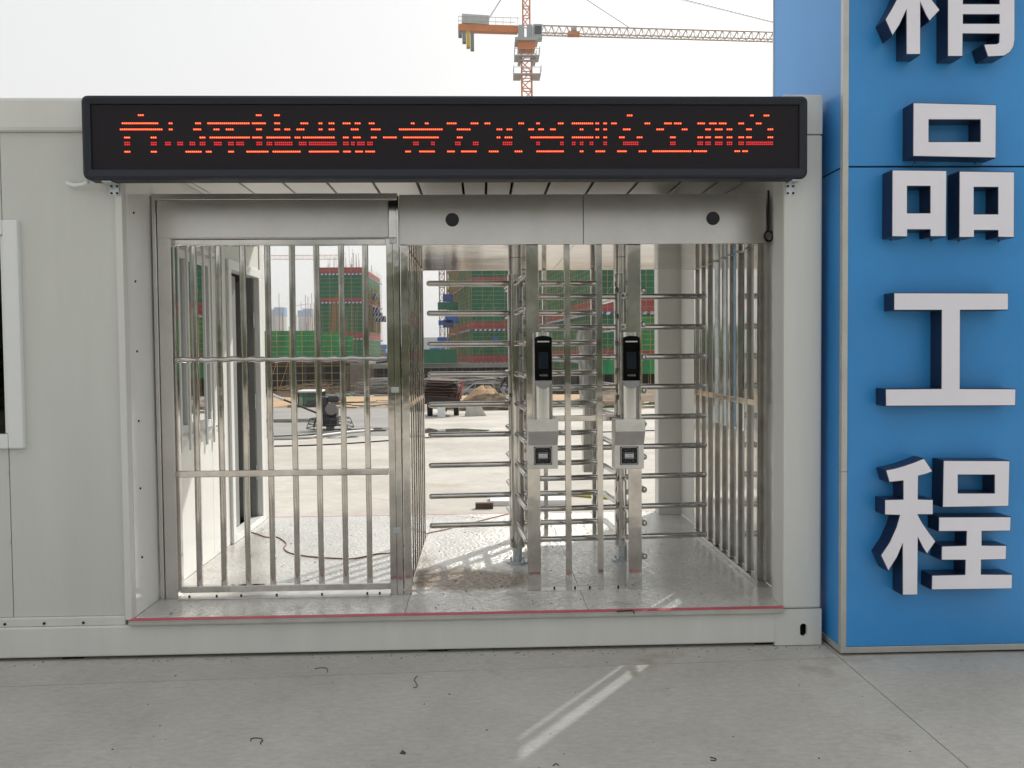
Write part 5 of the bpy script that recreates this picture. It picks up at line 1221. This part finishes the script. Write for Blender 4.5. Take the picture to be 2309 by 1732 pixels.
je = onZ(1740, 82, zj); jd = (Vector((je.x, je.y, 0))-Vector((xK, yK, 0))).normalized(); je = Vector((xK, yK, zj))+jd*60; js = Vector((xK, yK, zj))+jd*2.4
mb = MB(); d = jd; s_ = d.cross(Vector((0, 0, 1))).normalized(); n_ = 44; hh_ = 1.45
PB = lambda k, q: js+(je-js)*(k/n_)+s_*(q*.65)+Vector((0, 0, -.75)); PT = lambda k: js+(je-js)*(k/n_)+Vector((0, 0, hh_-.75))
mb.bar(PB(0, -1), PB(n_, -1), .16); mb.bar(PB(0, 1), PB(n_, 1), .16); mb.bar(PT(0), PT(n_), .18)
for k in range(n_):
    for q in (-1, 1): mb.bar(PB(k, q), PT(k+.5), .09); mb.bar(PT(k+.5), PB(k+1, q), .09)
    mb.bar(PB(k, -1), PB(k+1, 1), .08)
C_(mb, 'jib', mat('jib grey orange', (.42, .33, .27), .6))
for f_ in (.10, .745):
    p = js+(je-js)*f_; C_(B(p.x-1.0, p.x+1.0, p.y-.7, p.y+.7, p.z-.9, p.z-.35), 'trolley', CRANEO); C_(B(p.x-.4, p.x+.5, p.y-.4, p.y+.4, p.z+.0, p.z+.7), 'trolley_winch', CRANEG)
p = js+(je-js)*.745; hk = C_(B(p.x-.5, p.x+.5, p.y-.25, p.y+.25, p.z-2.0, p.z-1.3), 'hook_block', CRANEO)
cj = Vector((xK, yK, zj-.2)); ce = cj-jd*11.6
C_(MB().bar(cj-jd*1.5, ce, 1.3, 1.1), 'counter_jib', CRANEO); C_(MB().bar(cj-jd*2+Vector((0, -.9, .95)), ce+Vector((0, -.9, .95)), .07), 'guard_rail', CRANEG)
mb = MB(); mb.bar(cj-jd*1.2+Vector((0, -.9, 1.7)), ce+Vector((0, -.9, 1.7)), .07)
for k in range(9): q = cj-jd*(1.5+k*1.25)+Vector((0, -.9, .5)); mb.bar(q, q+Vector((0, 0, 1.25)), .06)
C_(mb, 'guard_rail', CRANEG)
C_(MB().bar(ce+jd*.6+Vector((0, 0, 1.5)), ce+jd*5.2+Vector((0, 0, 1.35)), 1.3, 1.5), 'winch_house', mat('winch grey', (.55, .56, .57), .6))
for k, (l_, mt_) in enumerate(((2.0, CRANEW), (3.0, CRANEW), (3.8, YELL), (4.2, CRANEW))):
    q = ce+jd*(.3+k*.68); C_(MB().bar(q+Vector((0, 0, .4)), q-Vector((0, 0, l_-.6)), .62, 1.2), 'counterweight', mt_)
apex = Vector((xK+.05, yK, Z(-90)))
mb = MB(); mb.bar(apex, ce+jd*5+Vector((0, .4, 1.5)), .07); mb.bar(apex, ce+jd*5+Vector((0, -.4, 1.5)), .07)
mb.bar(apex, js+(je-js)*.27+Vector((0, 0, .75)), .09); mb.bar(apex, js+(je-js)*.86+Vector((0, 0, .75)), .09); mb.bar(apex+Vector((0, 0, -.3)), js+(je-js)*.86+Vector((0, .3, .75)), .05)
C_(mb, 'pendant_lines', CRANEW)
# far crane jib crossing behind the gate
yq = 680; p0 = onY(560, 581, yq); p1 = onY(770, 580, yq)
fc = thing('far_crane', 'faint far crane jib crossing the sky behind the gate bars', 'crane', (p0.x-8, yq, -4))
wpart(lattice(MB(), p0-Vector((10, 0, 0)), p1, 2.0, 3.2, 4.2, .13, (0, 0, 1)), 'jib', CRANEO, fc)
wpart(lattice(MB(), (p0.x-9, yq, -6), (p0.x-9, yq, p0.z+8), 2, 2, 2.5, .2), 'mast', CRANEO, fc)
# far hazy blocks
FB = mat('far blue net', (.05, .17, .36), .8); FC = mat('far concrete', (.34, .28, .26), .8)
for lab, a_, b2, top, mid, yq in (('far tower block with blue upper storeys, left one', 617, 641, 693, 713, 1250), ('far tower block with blue upper storeys, right one', 671, 700, 700, 714, 1200), ('far pale block behind the left far tower', 608, 619, 698, 700, 1380), ('far pale block behind the right far tower', 682, 702, 696, 699, 1400)):
    q0 = onY(a_, top, yq); q1 = onY(b2, mid, yq); t = thing('far_block', lab, 'building', ((q0.x+q1.x)/2, yq, -6), 'far tower blocks')
    wpart(B(q0.x, q1.x, yq, yq+18, q1.z, q0.z), 'blue_net', FB, t); wpart(B(q0.x+.4, q1.x-.4, yq+.4, yq+17, -6, q1.z-.02), 'shell', FC, t)
    for k in range(3): xw = q0.x+(q1.x-q0.x)*(k+.5)/3; wpart(B(xw-.7, xw+.7, yq+.3, yq+.39, 4, q1.z-2), 'window_strip', mat('far window', (.12, .12, .13), .5), t)
p0 = onY(675, 690, 1300); fc2 = thing('distant_crane', 'tiny distant crane above the right far tower', 'crane', (onY(679, 690, 1300).x, 1300, -6)); xx = onY(679, 690, 1300).x
wpart(MB().bar((xx, 1300, -6), (xx, 1300, onY(679, 681, 1300).z), .9), 'mast', CRANEG, fc2); wpart(MB().bar(onY(669, 689, 1300), onY(693, 686, 1300), .9), 'jib', CRANEG, fc2)

# ------------------------------------------------------------------ trees: far line and row behind camera
LEAFM = mat('foliage', (.12, .14, .085), .8, noise=(.6, .4)); TRUNK = mat('bark', (.08, .06, .045), .9)
def tree_mass(name, label, spots, leaf, n_leaf, seed):
    rd = random.Random(seed); mb = MB()
    for (x, y, z, rx, h) in spots:
        for _ in range(n_leaf):
            t_ = rd.uniform(0, 6.28); q = rd.random()**.5; zz = rd.random()
            r_ = rx*q*(1-.55*abs(zz-.45)**1.3)*(1+.25*math.sin(3*t_+x))
            p = Vector((x+r_*math.cos(t_), y+r_*math.sin(t_)*.8, z+h*(.18+.82*zz)))
            a_ = Vector((rd.uniform(-1, 1), rd.uniform(-1, 1), rd.uniform(-1, 1))).normalized(); b2 = a_.orthogonal().normalized(); s_ = leaf*rd.uniform(.6, 1.4)
            c3 = a_.cross(b2); mb.add([p+b2*s_, p+c3*s_*.6, p-b2*s_, p-c3*s_*.6], [(0, 1, 2, 3)])
        mb.bar((x, y, z), (x, y, z+h*.6), rx*.08)
    o = mb.build(name, LEAFM, kind='stuff'); o['label'] = label; return o
far = []
for k in range(26):
    px_ = 560+k*22; yq = 380+rd.uniform(-40, 60); p = onY(px_, 790, yq); far.append((p.x, yq, -6, 6, (10+rd.uniform(-2, 3))))
tree_mass('far_trees', 'hazy line of trees along the far horizon', far, 1.1, 160, 3)
near = [(-34+k*5.2+rd.uniform(-1, 1), -27+rd.uniform(-2.5, 2.5), 0, 3.2, 5.7+rd.uniform(-.7, .9)) for k in range(14)]
tree_mass('roadside_trees', 'row of leafy roadside trees behind the viewer', near, .45, 300, 9)

hedge = [(-36+k*1.6+rd.uniform(-.4, .4), -22.5+rd.uniform(-.6, .6), 0, 1.3, 1.9+rd.uniform(-.3, .5)) for k in range(46)]
tree_mass('reflected_hedge', 'unseen hedge added behind the viewer as a dark band for the steel to reflect', hedge, .22, 420, 12)  # hedge added out of view so the steel mirrors a dark band
# ------------------------------------------------------------------ haze
HZ = bpy.data.materials.new('haze'); HZ.use_nodes = True; hn = HZ.node_tree; hn.nodes.clear()
ho = hn.nodes.new('ShaderNodeOutputMaterial'); pv = hn.nodes.new('ShaderNodeVolumePrincipled')
pv.inputs['Color'].default_value = (.93, .95, .97, 1); pv.inputs['Density'].default_value = 0.00036; pv.inputs['Anisotropy'].default_value = 0.2
hn.links.new(pv.outputs[0], ho.inputs['Volume'])
hzo = B(-900, 900, -60, 1500, -7, 95).build('haze', HZ, kind='stuff'); hzo['label'] = 'thin pale haze filling the air over the site'
